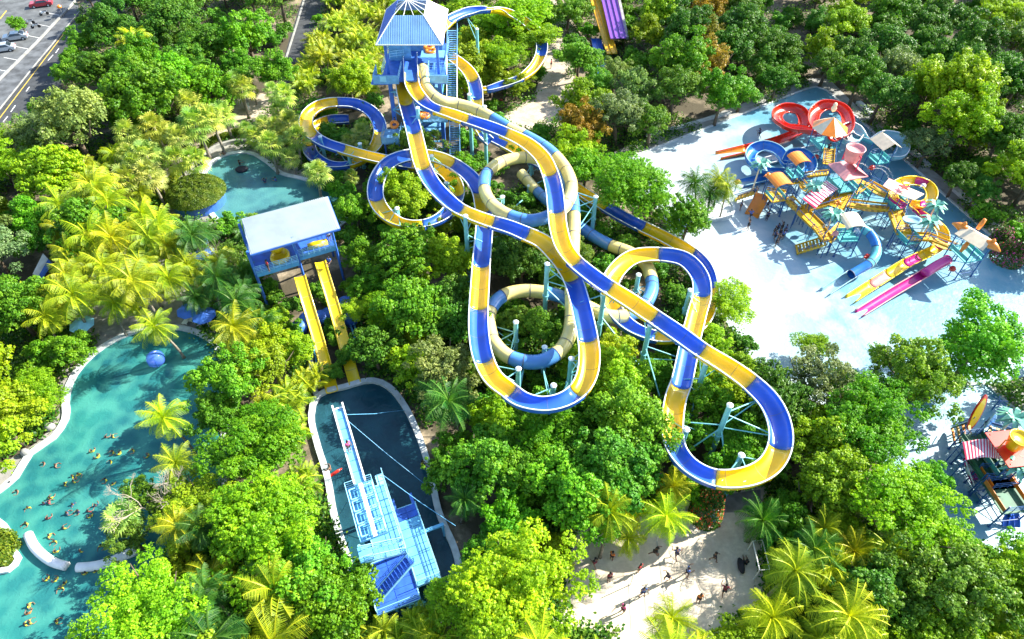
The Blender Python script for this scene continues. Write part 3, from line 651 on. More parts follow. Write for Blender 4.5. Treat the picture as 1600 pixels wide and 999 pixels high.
# funnel at the tower for the blue start (flume mouth) and boarding rafts
for (px, py, z) in ((670, 74, 13.6), (673, 80, 13.5), (662, 177, 7.1), (663, 181, 7.2)):
    p = V(px, py, z); m = MB(); n = 20
    ring = [p+Vector((math.cos(2*math.pi*k/n)*.62, math.sin(2*math.pi*k/n)*.62, 0)) for k in range(n)]
    vs = []
    for k in range(n):
        a = 2*math.pi*k/n; rd_ = Vector((math.cos(a), math.sin(a), 0))
        vs += [ring[k]+rd_*.26*math.cos(b_)+Vector((0, 0, .26*math.sin(b_))) for b_ in [2*math.pi*j/8 for j in range(8)]]
    m.add(vs, [(k*8+j, ((k+1) % n)*8+j, ((k+1) % n)*8+(j+1) % 8, k*8+(j+1) % 8) for k in range(n) for j in range(8)])
    o = single('rubber_ring', m, 'orange', 'x', 'swim ring', 'orange rubber rings on the slide tower', smooth=True); LABQ.append((o, 'orange rubber ring on the tower', px, py))
# ------------------------------------------------------------ launch shelter with the double slide
A_, B_, C_, D_ = V(378, 342, 9.5), V(512, 307, 9.5), V(531, 357, 8.9), V(391, 398, 8.9)
sh = thing('launch_shelter', 'blue launch platform under a pale ribbed sloping roof', 'shelter', ((A_+C_)/2).to_2d().to_3d())
corrugated('roof_sheet', [D_, C_, B_, A_], 'roofpale', sh, 44, rib=.035)
m = MB()
for a, c in ((A_, B_), (B_, C_), (C_, D_), (D_, A_)): m.beam(a-Vector((0, 0, .15)), c-Vector((0, 0, .15)), .12, .22)
part('roof_edge', m, 'tblue', sh)
u = (B_-A_); u.z = 0; u.normalize(); v_ = Vector((u.y, -u.x, 0))
DZ = 5.5
dk = V(404, 428, DZ)
def SHP(a, b_, z=DZ): return Vector((dk.x, dk.y, 0))+u*a-v_*b_+Vector((0, 0, z))   # a along the front, b backwards
def obox(m, c, sx, sy, sz, mi=0): return m.box(c, (sx, sy, sz), mi=mi, mtx=Matrix((u, -v_, Vector((0, 0, 1)))).transposed())
m = MB(); obox(m, SHP(2.2, 2.9, DZ-.12), 5.0, 5.6, .22); obox(m, SHP(7.1, 3.4, DZ-.14), 4.6, 5.0, .22); part('deck', m, 'bdark', sh)
m = MB(); obox(m, SHP(2.2, .05, DZ-.25), 5.0, .1, .5); obox(m, SHP(7.1, .85, DZ-.25), 4.7, .1, .5); part('deck_edge_beam', m, 'cyan2', sh)
for a0, a1, bb in ((-.3, 4.7, 0), (4.8, 9.4, .8)):
    m = MB(); railing(SHP(a0, bb), SHP(a1, bb), 1.1, 7, mid=4, m=m, r=.04); railing(SHP(a0, bb), SHP(a0, bb+4.5), 1.1, m=m); railing(SHP(a1, bb), SHP(a1, bb+4.5), 1.1, m=m); part('railing', m, 'cyan', sh)
    m = MB(); obox(m, SHP((a0+a1)/2, bb+.03, DZ+.18), a1-a0, .04, .3); part('rail_panel', m, 'tblue2', sh)
for a, b_ in ((-.3, .1), (4.8, .4), (9.4, .9), (-.3, 5.4), (4.8, 5.6), (9.4, 5.8)):
    m = MB(); m.beam(SHP(a, b_, 0), SHP(a, b_, 9.0), .24, .24); part('post', m, 'tblue', sh)
for a, b_, c in ((1.5, 3.2, 0), (8.4, 3.4, 1)):
    m = MB(); m.tube([SHP(a, b_, 5.2), SHP(a+(-1.8 if not c else 2.2), b_+2, .2)], .16, 8); part('brace', m, 'teal', sh)
# starting bowl and tub
bp = SHP(2.9, 1.5, DZ)
m = MB(); m.lathe(bp, [(1.15, 0), (1.2, .5), (1.05, .75), (.9, .7), (.85, .15), (.3, .05)], 20, sx=.95, sy=1.15)
m.lathe(bp+u*(-.1)-v_*1.5, [(.7, 0), (.8, .7), (.75, 1.1), (.55, 1.1), (.5, .2), (.1, .1)], 18)
single('start_bowl', m, 'yellow', 'yellow starting bowl for the slide under the ribbed roof', 'slide start', smooth=True)
m = MB(); q = SHP(6.3, 2.0, DZ+.2); vs = []
m.tube([q, q+u*1.0, q+u*2.4], [.42, .5, .42], 12)
single('start_tub', m, 'yellow', 'long yellow starting tub beside the bowl on the launch deck', 'slide start', smooth=True)
for i, (pts, lb) in enumerate(((((468, 431, 5.4, 'Y'), (474, 452, 4.9), (486, 492, 3.4), (500, 540, 1.9), (511, 580, .9), (519, 612, .45)), 'long yellow chute of the launch shelter dropping from the bowl side'), (((500, 408, 5.4, 'Y'), (506, 428, 4.9), (519, 470, 3.4), (533, 520, 1.9), (545, 565, .9), (555, 600, .45)), 'long yellow chute of the launch shelter dropping from the tub side'))):
    flume('drop_slide', lb, pts, R=.54, kind='flat', mats={'Y': 'yellow'}, group='twin yellow drop slides', bank=0, rimm='yellow', tol=.9, seam=2.6)
for i, (px, py) in enumerate(((503, 497), (515, 492), (548, 500), (468, 512), (540, 475), (480, 500))):
    p = V(px, py, .5); m = MB(); m.lathe((p.x, p.y, 0), [(.85, 0), (.95, .5), (.9, 1.0), (.6, 1.25), (.1, 1.35)], 16)
    o = single('filter_tank', m, 'tblue', 'x', 'tank', 'round blue filter tanks between the drop slides', smooth=True); LABQ.append((o, 'round blue filter tank', px, py))
m = MB()
for a, c in (((488, 505, .6), (505, 590, .6)), ((494, 503, .6), (512, 500, .6)), ((540, 485, .6), (560, 545, .6)), ((545, 483, .6), (566, 545, .6)), ((483, 500, .6), (500, 600, .6))):
    m.tube([V(*a), V(*c)], .12, 8)
single('pipework', m, 'cyan2', 'pale pipes running along the ground beside the twin yellow chutes', 'pipes')
m = MB(); m.beam(V(493, 615, .5), V(486, 560, .5), .5, 1.0); struct('retaining_wall', m, 'concrete')
# ------------------------------------------------------------ jump platforms over the launch pool
O_ = Vector((-10.4, 21.5, 0)); f_ = Vector((-.38, .925, 0)).normalized(); r_ = Vector((f_.y, -f_.x, 0))
jp = thing('jump_platform', 'pale blue stepped diving platform with a long boardwalk over the launch pool', 'diving platform', O_)
def J(f, r, z): return O_+f_*f+r_*r+Vector((0, 0, z))
def jbox(m, f0, f1, r0, r1, z, t, mi=0): return m.box(J((f0+f1)/2, (r0+r1)/2, z), (f1-f0, r1-r0, t), mi=mi, mtx=Matrix((f_, r_, Vector((0, 0, 1)))).transposed())
def deckplates(name, f0, f1, r0, r1, z, mt, seam='cyan', nf=6, nr=2):
    m = MB(); df, dr = (f1-f0)/nf, (r1-r0)/nr
    for i in range(nf):
        for j in range(nr): jbox(m, f0+i*df+.025, f0+(i+1)*df-.025, r0+j*dr+.025, r0+(j+1)*dr-.025, z, .06)
    jbox(m, f0, f1, r0, r1, z-.08, .08, 1)
    for r in (r0, r1): jbox(m, f0, f1, r-.05, r+.05, z-.1, .3, 2)
    for f in (f0, f1): jbox(m, f-.05, f+.05, r0, r1, z-.1, .25, 2)
    return part(name, m, [mt, 'tblue', seam], jp)
deckplates('base_deck', -.6, 3.9, -1.0, 2.7, 2.1, 'bdark')  # deep blue plates: shade on this deck put into its colour
deckplates('low_board', .4, 6.6, 2.8, 4.8, 2.3, 'cyan2', nf=7)
deckplates('low_board', 6.6, 7.9, 2.8, 4.8, 2.3, 'bdark', nf=2)
for r in (2.95, 4.65):
    m = MB(); jbox(m, 7.9, 9.0, r-.14, r+.14, 2.3, .2); part('board_arm', m, 'tblue', jp)
deckplates('middle_board', 3.2, 9.4, .2, 2.6, 4.9, 'cyan2', nf=8)
deckplates('side_walk', 4.4, 10.6, 2.1, 2.75, 4.6, 'cyan', nf=9, nr=1)
deckplates('upper_board', 4.0, 9.2, -.6, 1.7, 6.4, 'cyan2', nf=6)
m = MB()
for i, f in enumerate((4.1, 5.3, 6.5, 7.7)):
    for r0, r1 in ((-.4, .35), (.75, 1.6)):
        for a, c in ((J(f, r0, 6.9), J(f+1, r0, 6.9)), (J(f+1, r0, 6.9), J(f+1, r1, 6.9)), (J(f+1, r1, 6.9), J(f, r1, 6.9)), (J(f, r1, 6.9), J(f, r0, 6.9))): m.tube([a, c], .06, 6)
        for ff in (f, f+1):
            for r in (r0, r1): m.tube([J(ff, r, 6.4), J(ff, r, 6.9)], .045, 5)
part('guard_frames', m, 'cyan', jp)
m = MB()
for r in (-.6, 1.7): railing(J(4.0, r, 6.4), J(9.2, r, 6.4), 1.0, m=m)
railing(J(9.2, -.6, 6.4), J(9.2, .3, 6.4), 1.0, m=m); railing(J(9.2, 1.0, 6.4), J(9.2, 1.7, 6.4), 1.0, m=m); part('upper_railing', m, 'cyan', jp)
m = MB(); jbox(m, 3.6, 9.4, .52, .85, 7.15, .12); part('spine_beam', m, 'white', jp)
m = MB(); jbox(m, 8.8, 17.2, .25, 1.1, 7.2, .08)
for k in range(7): jbox(m, 10+k*1.2, 10.05+k*1.2, .25, 1.1, 7.26, .03, 1)
part('boardwalk_plates', m, ['cyan2', 'tblue'], jp)
m = MB()
for r in (.2, 1.15): jbox(m, 8.8, 17.3, r-.07, r+.07, 7.28, .3)
jbox(m, 17.2, 17.35, .2, 1.15, 7.2, .3); jbox(m, 16.9, 17.6, .12, .28, 7.45, .3); jbox(m, 16.9, 17.6, 1.07, 1.23, 7.45, .3)
part('boardwalk_edge', m, 'white', jp)
for f, r, z in ((-.4, -.8, 2.1), (-.4, 2.5, 2.1), (3.7, -.8, 6.4), (3.7, 2.6, 4.9), (6.6, 2.9, 2.3), (6.6, 4.7, 2.3), (.6, 4.7, 2.3), (8.6, -.4, 6.4), (8.6, 1.6, 6.4), (9.0, 2.5, 4.9)):
    m = MB(); m.tube([J(f, r, 0), J(f, r, z)], .14, 8); part('pile', m, 'teal', jp)
def jstair(a, c, w, mt=('cyan2', 'cyan')):
    return stair_flight(a, c, w, jp, mt)
jstair(J(1.0, -.4, 2.2), J(1.9, 2.9, 4.6), 1.0, ('bdark', 'cyan'))
jstair(J(3.0, 2.7, 4.6), J(2.7, -.7, 6.3), 1.0)
m = MB(); jbox(m, 2.2, 3.6, -1.0, .1, 6.3, .12); part('stair_landing', m, 'cyan2', jp)
m = MB(); railing(J(2.2, -1, 6.35), J(2.2, .1, 6.35), 1.0, m=m); railing(J(3.9, -1, 2.2), J(-.6, -1, 2.2), 1.0, m=m); railing(J(-.6, -1, 2.2), J(-.6, 2.7, 2.2), 1.0, m=m); railing(J(.4, 2.8, 2.4), J(.4, 4.8, 2.4), 1.0, m=m); railing(J(.4, 4.8, 2.4), J(7.6, 4.8, 2.4), .7, m=m); railing(J(3.6, 2.75, 4.7), J(10.6, 2.75, 4.7), .9, m=m); railing(J(2.0, 2.7, 4.6), J(3.6, 2.7, 4.6), 1.0, m=m)
part('lower_railing', m, 'cyan', jp)
m = MB(); jbox(m, 4.8, 5.1, 4.8, 6.6, 2.2, .2); m.tube([J(4.9, 6.5, 0), J(4.9, 6.5, 2.2)], .12, 8); part('access_bracket', m, 'cyan2', jp); m = MB(); jbox(m, 3.9, 4.2, -2.3, -1.0, 2.1, .2); part('access_bracket', m, 'cyan2', jp)
tip = J(16.6, .7, 7.1)
for a, c, lb in ((tip, V(632, 641, .6), 'thin cable from the boardwalk tip straight across to the pool edge'), (tip, V(668, 760, .6), 'thin cable slanting from the boardwalk tip to the far pool wall'), (J(10.4, 2.7, 4.8), V(712, 822, 3.2), 'thin cable from the middle board into the trees'), (J(8.6, -.4, 6.2), V(524, 812, .6), 'short thin cable from the upper board down to the pool wall')):
    m = MB(); m.tube([a, (a+c)/2-Vector((0, 0, .25)), c], .028, 5); single('guy_wire', m, 'cyan2', lb, 'cable', 'cables bracing the jump platform')
# ------------------------------------------------------------ water playgrounds
e0 = V(1530, 350)-V(1290, 142); RZ = math.atan2(e0.y, e0.x)
pg = 'play towers of the large water playground'
def bxr(m, c, sx, sy, sz, rz, mi=0): return m.box(c, (sx, sy, sz), rz=rz, mi=mi)
def rot2(x, y, rz): return Vector((x*math.cos(rz)-y*math.sin(rz), x*math.sin(rz)+y*math.cos(rz), 0))
def barrel_roof(c, L, W, rise, rz, n=8, th=.07, mi=0):
    m = MB(); vs = []
    for k in range(n+1):
        a = math.pi*(k/n)*.8+math.pi*.1; y = -math.cos(a)/math.cos(math.pi*.1)*W/2; z = (math.sin(a)-math.sin(math.pi*.1))*rise
        for x in (-L/2, L/2):
            for t in (0, -th): vs.append(c+rot2(x, y, rz)+Vector((0, 0, z+t)))
    fs = []
    for k in range(n):
        i, j = k*4, (k+1)*4
        fs += [(i, j, j+2, i+2), (i+1, i+3, j+3, j+1), (i, i+1, j+1, j), (i+2, j+2, j+3, i+3)]
    fs += [(0, 2, 3, 1), (n*4, n*4+1, n*4+3, n*4+2)]
    return m.add(vs, fs, mi)
def gable_roof(c, L, W, rise, rz):
    m = MB(); o = lambda x, y, z: c+rot2(x, y, rz)+Vector((0, 0, z))
    m.slab([o(-L/2, -W/2, 0), o(L/2, -W/2, 0), o(L/2, 0, rise), o(-L/2, 0, rise)], .08); m.slab([o(-L/2, W/2, 0), o(L/2, W/2, 0), o(L/2, .0, rise-.003), o(-L/2, 0, rise-.003)], .08); return m
def play_tower(label, px, py, zr, zd, w, d, roof, rcol, deckcol='pteal', rz=RZ, panels=('pteal', 'pteal'), posts=True, cat='play tower', legs=4):
    c = V(px, py, zr); root = thing('play_tower', label, cat, (c.x, c.y, 0), group=pg)
    g = Vector((c.x, c.y, 0)); cs = [rot2(x*w/2, y*d/2, rz) for x, y in ((-1, -1), (1, -1), (1, 1), (-1, 1))]
    if posts:
        for q in cs:
            m = MB(); m.tube([g+q, g+q+Vector((0, 0, zr))], .075, 8); m.lathe(g+q, [(.16, 0), (.16, .08)], 8); part('post', m, 'ppost', root)
    m = MB(); bxr(m, g+Vector((0, 0, zd)), w+.15, d+.15, .12, rz); part('deck', m, deckcol, root)
    for i in range(4):
        a, b_ = cs[i], cs[(i+1) % 4]; mid = (a+b_)/2; L = (b_-a).length-.18; an = math.atan2((b_-a).y, (b_-a).x)
        if i in (0, 2):
            m = MB(); bxr(m, g+mid+Vector((0, 0, zd+.42)), L, .05, .5, an); part('side_panel', m, panels[0], root)
        else:
            m = MB(); railing(g+a*.97+Vector((0, 0, zd+.06)), g+b_*.97+Vector((0, 0, zd+.06)), .95, 3, m=m); part('railing', m, 'ppost', root)
    m = MB()
    for i in range(4):
        a, b_ = g+cs[i], g+cs[(i+1) % 4]; m.tube([a+Vector((0, 0, .9)), b_+Vector((0, 0, .9))], .045, 6)
        m.tube([a+Vector((0, 0, zd*.4)), b_+Vector((0, 0, zd-.1))], .035, 6)
    part('cross_tube', m, 'ppost', root)
    rc = g+Vector((0, 0, zr))
    if roof == 'barrel': part('roof', barrel_roof(rc, w+.5, d+.7, .75, rz), rcol, root, smooth=False)
    if roof == 'barrel2': part('roof', barrel_roof(rc, w+.5, d+.7, .75, rz+math.pi/2), rcol, root)
    if roof == 'gable': part('roof', gable_roof(rc, w+.9, d+1.0, .9, rz), rcol, root)
    if roof == 'octagon':
        R0 = w*.86; n = 8; m1, m2 = MB(), MB()
        for k in range(n):
            a0, a1 = 2*math.pi*k/n, 2*math.pi*(k+1)/n; p0 = rc+Vector((R0*math.cos(a0), R0*math.sin(a0), 0)); p1 = rc+Vector((R0*math.cos(a1), R0*math.sin(a1), 0)); t = rc+Vector((0, 0, 1.7))
            m_ = (m1 if k % 2 else m2); m_.slab([p0, p1, t], .07)
        part('roof_panels', m1, 'orange', root); part('roof_panels', m2, 'cream', root)
    return root, g
play_tower('teal play tower topped by the orange and cream octagonal umbrella roof', 1297, 200, 6.8, 4.2, 3.0, 3.0, 'octagon', 'orange')
p = V(1303, 170, 8.8); m = MB(); m.lathe(p, [(.1, -.5), (.32, -.25), (.4, .1), (.25, .4), (.3, .6), (.2, .85), (.02, .9)], 12); single('roof_ornament', m, 'cream', 'small round cream and yellow figure perched on the octagonal umbrella roof', 'ornament', smooth=True)
play_tower('small play tower with an orange curved roof beside the blue spiral slide', 1249, 249, 6.0, 3.6, 2.0, 1.7, 'barrel', 'orange')
play_tower('play tower with a faded orange curved roof above the wide orange slide', 1219, 283, 5.4, 2.8, 2.2, 1.9, 'barrel', 'orange', deckcol='pyellow')
play_tower('tall play tower with a cream and orange gabled roof by the pale loop slide', 1384, 224, 6.6, 4.0, 2.2, 2.0, 'gable', 'cream')
play_tower('play tower with a cream curved roof above the teal winding slide', 1333, 347, 5.0, 2.6, 2.3, 1.9, 'barrel2', 'cream', rz=0.05)
pt, g = play_tower('high play tower with a pink roof that carries the tipping bucket', 1325, 266, 6.2, 3.8, 3.2, 2.8, 'none', 'pink')
m = MB(); rc = g+Vector((0, 0, 6.2)); m.slab([rc+rot2(x, y, RZ) for x, y in ((-2, -1.8), (2, -1.8), (2, 1.8), (-2, 1.8))], .12)
for x in (-1, 1): m.slab([rc+rot2(-2, x*1.8, RZ), rc+rot2(2, x*1.8, RZ), rc+rot2(1.2, x*.7, RZ)+Vector((0, 0, .6)), rc+rot2(-1.2, x*.7, RZ)+Vector((0, 0, .6))], .08)
part('roof', m, 'pink', pt)
bk = V(1334, 240, 8.2)
br = thing('tipping_bucket', 'large pink tipping bucket mounted over the pink roof', 'bucket', (bk.x, bk.y, 6.3))
m = MB(); m.lathe(bk, [(.85, -1.1), (1.0, -.6), (1.25, .8), (1.3, .85), (1.18, .85), (1.1, .5), (.2, .45)], 20); part('bucket', m, 'pink', br, smooth=True)
m = MB(); m.tube([bk+rot2(-1.5, 0, RZ)+Vector((0, 0, -1.9)), bk+rot2(-1.5, 0, RZ)+Vector((0, 0, .3)), bk+rot2(1.5, 0, RZ)+Vector((0, 0, .3)), bk+rot2(1.5, 0, RZ)+Vector((0, 0, -1.9))], .09, 8); part('frame', m, 'pred', br)
pt, g = play_tower('play tower with a pink and white winged canopy inside the yellow and magenta loop', 1409, 300, 5.2, 3.2, 2.2, 2.0, 'none', 'pink')
m = MB(); rc = g+Vector((0, 0, 5.2))
for sx, cc in ((-1, 0), (1, 1)):
    m.slab([rc+rot2(0, -1.3, RZ+.5)+Vector((0, 0, .3)), rc+rot2(sx*2.1, -1.6, RZ+.5)+Vector((0, 0, .7)), rc+rot2(sx*2.4, .9, RZ+.5)+Vector((0, 0, .5)), rc+rot2(0, 1.3, RZ+.5)+Vector((0, 0, .2))], .1, cc)
part('canopy', m, ['pink', 'cream'], pt)
m = MB(); st = []
for k in range(10):
    rr = .75 if k % 2 == 0 else .3; st.append(rc+Vector((rr*math.cos(k*math.pi/5), rr*math.sin(k*math.pi/5), .85)))
vs = st+[q-Vector((0, 0, .12)) for q in st]; m.add(vs, [tuple(range(10)), tuple(range(10, 20))[::-1]]+[(k, k+10, (k+1) % 10+10, (k+1) % 10) for k in range(10)]); part('star_ornament', m, 'red', pt)
pt, g = play_tower('play tower with a cream roof and orange beaked heads beside the magenta slide', 1524, 372, 5.4, 2.9, 3.0, 2.4, 'none', 'cream')
m = MB(); rc = g+Vector((0, 0, 5.4)); m.slab([rc+rot2(x, y, RZ+.3)+Vector((0, 0, z)) for x, y, z in ((-1.9, -1.4, 0), (1.9, -1.4, 0), (1.7, 0, .7), (-1.7, 0, .7))], .1); m.slab([rc+rot2(x, y, RZ+.3)+Vector((0, 0, z)) for x, y, z in ((-1.9, 1.4, 0), (1.9, 1.4, 0), (1.7, 0, .69), (-1.7, 0, .69))], .1); part('roof', m, 'cream', pt)
for x in (-1.9, 1.9):
    h = rc+rot2(x, 0, RZ+.3)+Vector((0, 0, .3)); d = rot2(math.copysign(1, x), 0, RZ+.3)
    m = MB(); m.tube([h-d*.7, h, h+d*.5, h+d*1.3-Vector((0, 0, .2))], [.35, .6, .45, .1], 10); m.lathe(h+Vector((0, 0, .45)), [(.3, 0), (.22, .3), (.02, .5)], 8); part('beaked_head', m, 'orange', pt, smooth=True)
for q, dd in ((V(1533, 351, 6.6), Vector((.3, .2, .9))), (V(1508, 385, 4.2), Vector((-.4, -.3, -.9)))):
    m = MB(); m.tube([q-dd*.7, q, q+dd*.8], [.22, .3, .2], 10); part('orange_float', m, 'orange', pt, smooth=True)
play_tower('open play frame with a pale blue boat-shaped basin on top beside the teal decks', 1428, 352, 4.4, 2.4, 2.6, 2.0, 'none', 'pgrey')
p = V(1424, 345, 4.6); m = MB(); m.lathe(p, [(.5, -.35), (1.0, 0), (1.15, .25), (1.0, .25), (.85, .05), (.1, -.05)], 18, sx=1.1, sy=.7); single('water_basin', m, 'pgrey', 'pale blue boat-shaped basin held above the teal play frame', 'basin', smooth=True)
play_tower('low teal play tower with rails beside the pale loop slide stairs', 1345, 290, 4.2, 3.0, 2.4, 2.2, 'none', 'pteal')
play_tower('low teal and yellow play deck at the head of the blue spiral', 1240, 272, 4.0, 3.0, 1.9, 1.7, 'none', 'pteal', deckcol='pyellow')
# decks, bridges and stairs in yellow
def walkway(name, label, cat, a, b_, w, steps=False, col='pyellow', side='pteal', group=None, legs=True):
    p, q = V(*a), V(*b_); d = q-p; hd = Vector((d.x, d.y, 0)); L = hd.length; hd.normalize(); s = Vector((-hd.y, hd.x, 0))
    root = thing(name, label, cat, Vector((p.x, p.y, 0)), group=group)
    n = max(4, int(L/.34)); m = MB()
    for k in range(n):
        c = lerp(p, q, (k+.5)/n)-Vector((0, 0, .35*math.sin(math.pi*(k+.5)/n) if name == 'net_bridge' else 0))
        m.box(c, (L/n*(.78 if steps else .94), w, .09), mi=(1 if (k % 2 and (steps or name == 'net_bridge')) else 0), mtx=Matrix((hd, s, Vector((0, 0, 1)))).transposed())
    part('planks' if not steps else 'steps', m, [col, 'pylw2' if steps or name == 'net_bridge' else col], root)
    for sg in (-1, 1):
        m = MB(); o = s*sg*w/2; m.slab([p+o, q+o, q+o+Vector((0, 0, .28)), p+o+Vector((0, 0, .28))], .05); part('side_panel', m, col if side == 'pteal' else side, root)
    m = MB()
    for sg in (-1, 1):
        o = s*sg*w/2; m.tube([p+o+Vector((0, 0, .85)), q+o+Vector((0, 0, .85))], .04, 6)
        if legs:
            for t in (.04, .96):
                c = lerp(p, q, t)+o
                if c.z > .6: m.tube([Vector((c.x, c.y, 0)), c+Vector((0, 0, .85))], .05, 6)
    part('frame', m, 'ppost', root); return root
G2 = 'yellow bridges and decks of the water playground'; G3 = 'yellow stairs of the water playground'
W_ = [
 ('play_stairs', 'yellow stairs rising beside the blue spiral slide outlet', 'stairs', (1150, 311, .1), (1183, 300, 2.4), 1.3, True),
 ('deck_walk', 'short yellow deck under the faded orange curved roof', 'deck', (1196, 300, 2.6), (1228, 305, 2.6), 1.6, False),
 ('net_bridge', 'yellow mesh bridge sloping away from the faded orange roof tower', 'bridge', (1230, 308, 2.6), (1252, 330, 2.6), 1.3, False),
 ('deck_walk', 'yellow deck before the striped canopy', 'deck', (1252, 330, 2.6), (1278, 356, 2.4), 1.9, False),
 ('deck_walk', 'curving yellow deck by the cream curved roof', 'deck', (1278, 356, 2.3), (1294, 378, 2.2), 1.6, False),
 ('play_stairs', 'wide yellow stairs down to the wet floor by the teal winding slide', 'stairs', (1243, 392, .1), (1291, 377, 2.2), 1.7, True),
 ('deck_walk', 'yellow deck joining the cream roofed tower', 'deck', (1292, 377, 2.2), (1318, 352, 2.4), 1.3, False),
 ('deck_walk', 'yellow deck behind the striped canopy', 'deck', (1256, 328, 2.6), (1308, 312, 3.0), 1.3, False),
 ('deck_walk', 'broad orange-yellow deck at the middle of the playground', 'deck', (1306, 325, 3.0), (1322, 298, 3.4), 2.2, False),
 ('net_bridge', 'long yellow ribbed bridge crossing the middle of the playground', 'bridge', (1322, 318, 3.0), (1392, 326, 3.0), 1.5, False),
 ('deck_walk', 'yellow deck under the pink bucket tower', 'deck', (1330, 300, 3.3), (1352, 284, 3.4), 2.0, False),
 ('net_bridge', 'yellow net bridge from the bucket tower to the winged canopy', 'bridge', (1354, 286, 3.3), (1398, 310, 3.2), 1.4, False),
 ('deck_walk', 'yellow deck in front of the winged canopy', 'deck', (1402, 308, 3.2), (1398, 332, 3.0), 2.3, False),
 ('deck_walk', 'yellow deck leading down beside the pale blue basin', 'deck', (1398, 332, 3.0), (1412, 368, 2.6), 1.9, False),
 ('deck_walk', 'long yellow deck towards the beaked head tower', 'deck', (1410, 370, 2.6), (1456, 372, 2.6), 1.5, False),
 ('net_bridge', 'pale yellow bridge passing over the yellow and magenta slide', 'bridge', (1450, 371, 2.6), (1500, 390, 2.7), 1.4, False),
 ('play_stairs', 'yellow ribbed stairs beside the small orange roofed tower', 'stairs', (1256, 275, 3.0), (1296, 271, 3.8), 1.1, True),
 ('play_stairs', 'upright yellow stairs in front of the umbrella roofed tower', 'stairs', (1294, 258, 3.6), (1296, 232, 4.4), 1.5, True),
 ('net_bridge', 'small olive net bridge behind the striped canopy', 'bridge', (1250, 283, 3.0), (1266, 300, 2.8), .9, False),
]
for a in W_: walkway(a[0], a[1], a[2], a[3], a[4], a[5], a[6], group=G3 if a[0] == 'play_stairs' else G2)
# striped canopy
def striped(label, corners, n, mats=('pred', 'white'), z0=0):
    a, b_, c, d = [V(*q) for q in corners]; root = thing('striped_canopy', label, 'canopy', Vector((a.x, a.y, 0)))
    m = MB()
    for k in range(n):
        t0, t1 = k/n, (k+1)/n; bow = lambda t: Vector((0, 0, .45*math.sin(math.pi*t)))
        m.slab([lerp(a, b_, t0)+bow(t0), lerp(a, b_, t1)+bow(t1), lerp(d, c, t1)+bow(t1), lerp(d, c, t0)+bow(t0)], .06, k % 2)
    part('cloth', m, list(mats), root)
    for q in (a, b_, c, d):
        m = MB(); m.tube([(q.x, q.y, 0), (q.x, q.y, q.z-.03)], .06, 8); part('post', m, 'ppost', root)
    return root
striped('red and white striped canopy in the middle of the playground', [(1254, 311, 4.4), (1292, 282, 4.6), (1310, 295, 4.6), (1274, 326, 4.4)], 22)
# artificial palms
def fake_palm(px, py, z, lb):
    p = V(px, py, z); root = thing('artificial_palm', lb, 'ornament', (p.x, p.y, 0), group='artificial palms with pale plastic leaves')
    m = MB(); m.tube([(p.x, p.y, 0), (p.x, p.y, z)], [.13, .1], 8); part('pole', m, 'cream', root)
    m = MB()
    for k in range(18):
        a = k*2.4; el = .95-.085*k; d = Vector((math.cos(a), math.sin(a), 0)); s = Vector((-d.y, d.x, 0)); L = 1.5
        q0 = Vector((p.x, p.y, z)); q1 = q0+d*L*.5+Vector((0, 0, L*.45*math.sin(el))); q2 = q0+d*L+Vector((0, 0, L*(.45*math.sin(el)-.3)))
        for u0, u1, w0, w1 in ((q0, q1, .1, .26), (q1, q2, .26, .03)):
            m.add([u0-s*w0, u0+s*w0, u1+s*w1, u1-s*w1, u0-s*w0-Vector((0, 0, .04)), u0+s*w0-Vector((0, 0, .04)), u1+s*w1-Vector((0, 0, .04)), u1-s*w1-Vector((0, 0, .04))], [(0, 1, 2, 3), (7, 6, 5, 4), (0, 4, 5, 1), (1, 5, 6, 2), (2, 6, 7, 3), (3, 7, 4, 0)])
    part('leaves', m, 'pleaf', root)
for a in ((1189, 255, 4.6, 'pale plastic palm standing inside the blue spiral slide'), (1303, 334, 5.0, 'plastic palm beside the cream curved roof'), (1455, 345, 4.4, 'white-green plastic palm next to the magenta slide top'), (1463, 321, 4.6, 'teal plastic palm behind the white-green one near the magenta loop'), (1274, 290, 5.2, 'dark plastic palm poking through the striped canopy'), (1585, 652, 4.6, 'grey-green plastic palm behind the yellow bucket of the small playground'), (1592, 727, 4.8, 'grey-green plastic palm in front of the yellow bucket')): fake_palm(*a)
# play slides
PM = {'R': 'red', 'O': 'orange', 'B': 'pblue', 'T': 'ptube', 'G': 'pgrey', 'M': 'magenta', 'Y': 'yellow', 'P': 'pink', 'W': 'white', 'D': 'bdark'}
gs = 'play slides of the water playgrounds'
def pslide(lb, way, R=.68, kind='open', **k): return flume('play_slide', lb, way, R=R, kind=kind, mats=PM, group=gs, rimm=k.pop('rimm', PM[way[0][3]]), seam=2.2, tol=.6, **k)
pslide('red spiral slide with two rings and an orange outlet', [(1302, 214, 5.4, 'R'), (1320, 205, 5.2), (1324, 183, 5.0), (1312, 168, 4.8), (1292, 164, 4.6), (1276, 172, 4.5), (1271, 188, 4.3), (1283, 206, 4.1), (1276, 206, 4.0), (1256, 201, 3.6), (1232, 197, 3.2), (1216, 187, 3.0), (1216, 175, 2.8), (1230, 169, 2.6), (1248, 172, 2.4), (1257, 187, 2.1), (1250, 203, 1.8), (1230, 214, 1.4), (1200, 224, 1.0), (1168, 232, .7, 'O'), (1122, 243, .35)], R=.82, rimm='red')
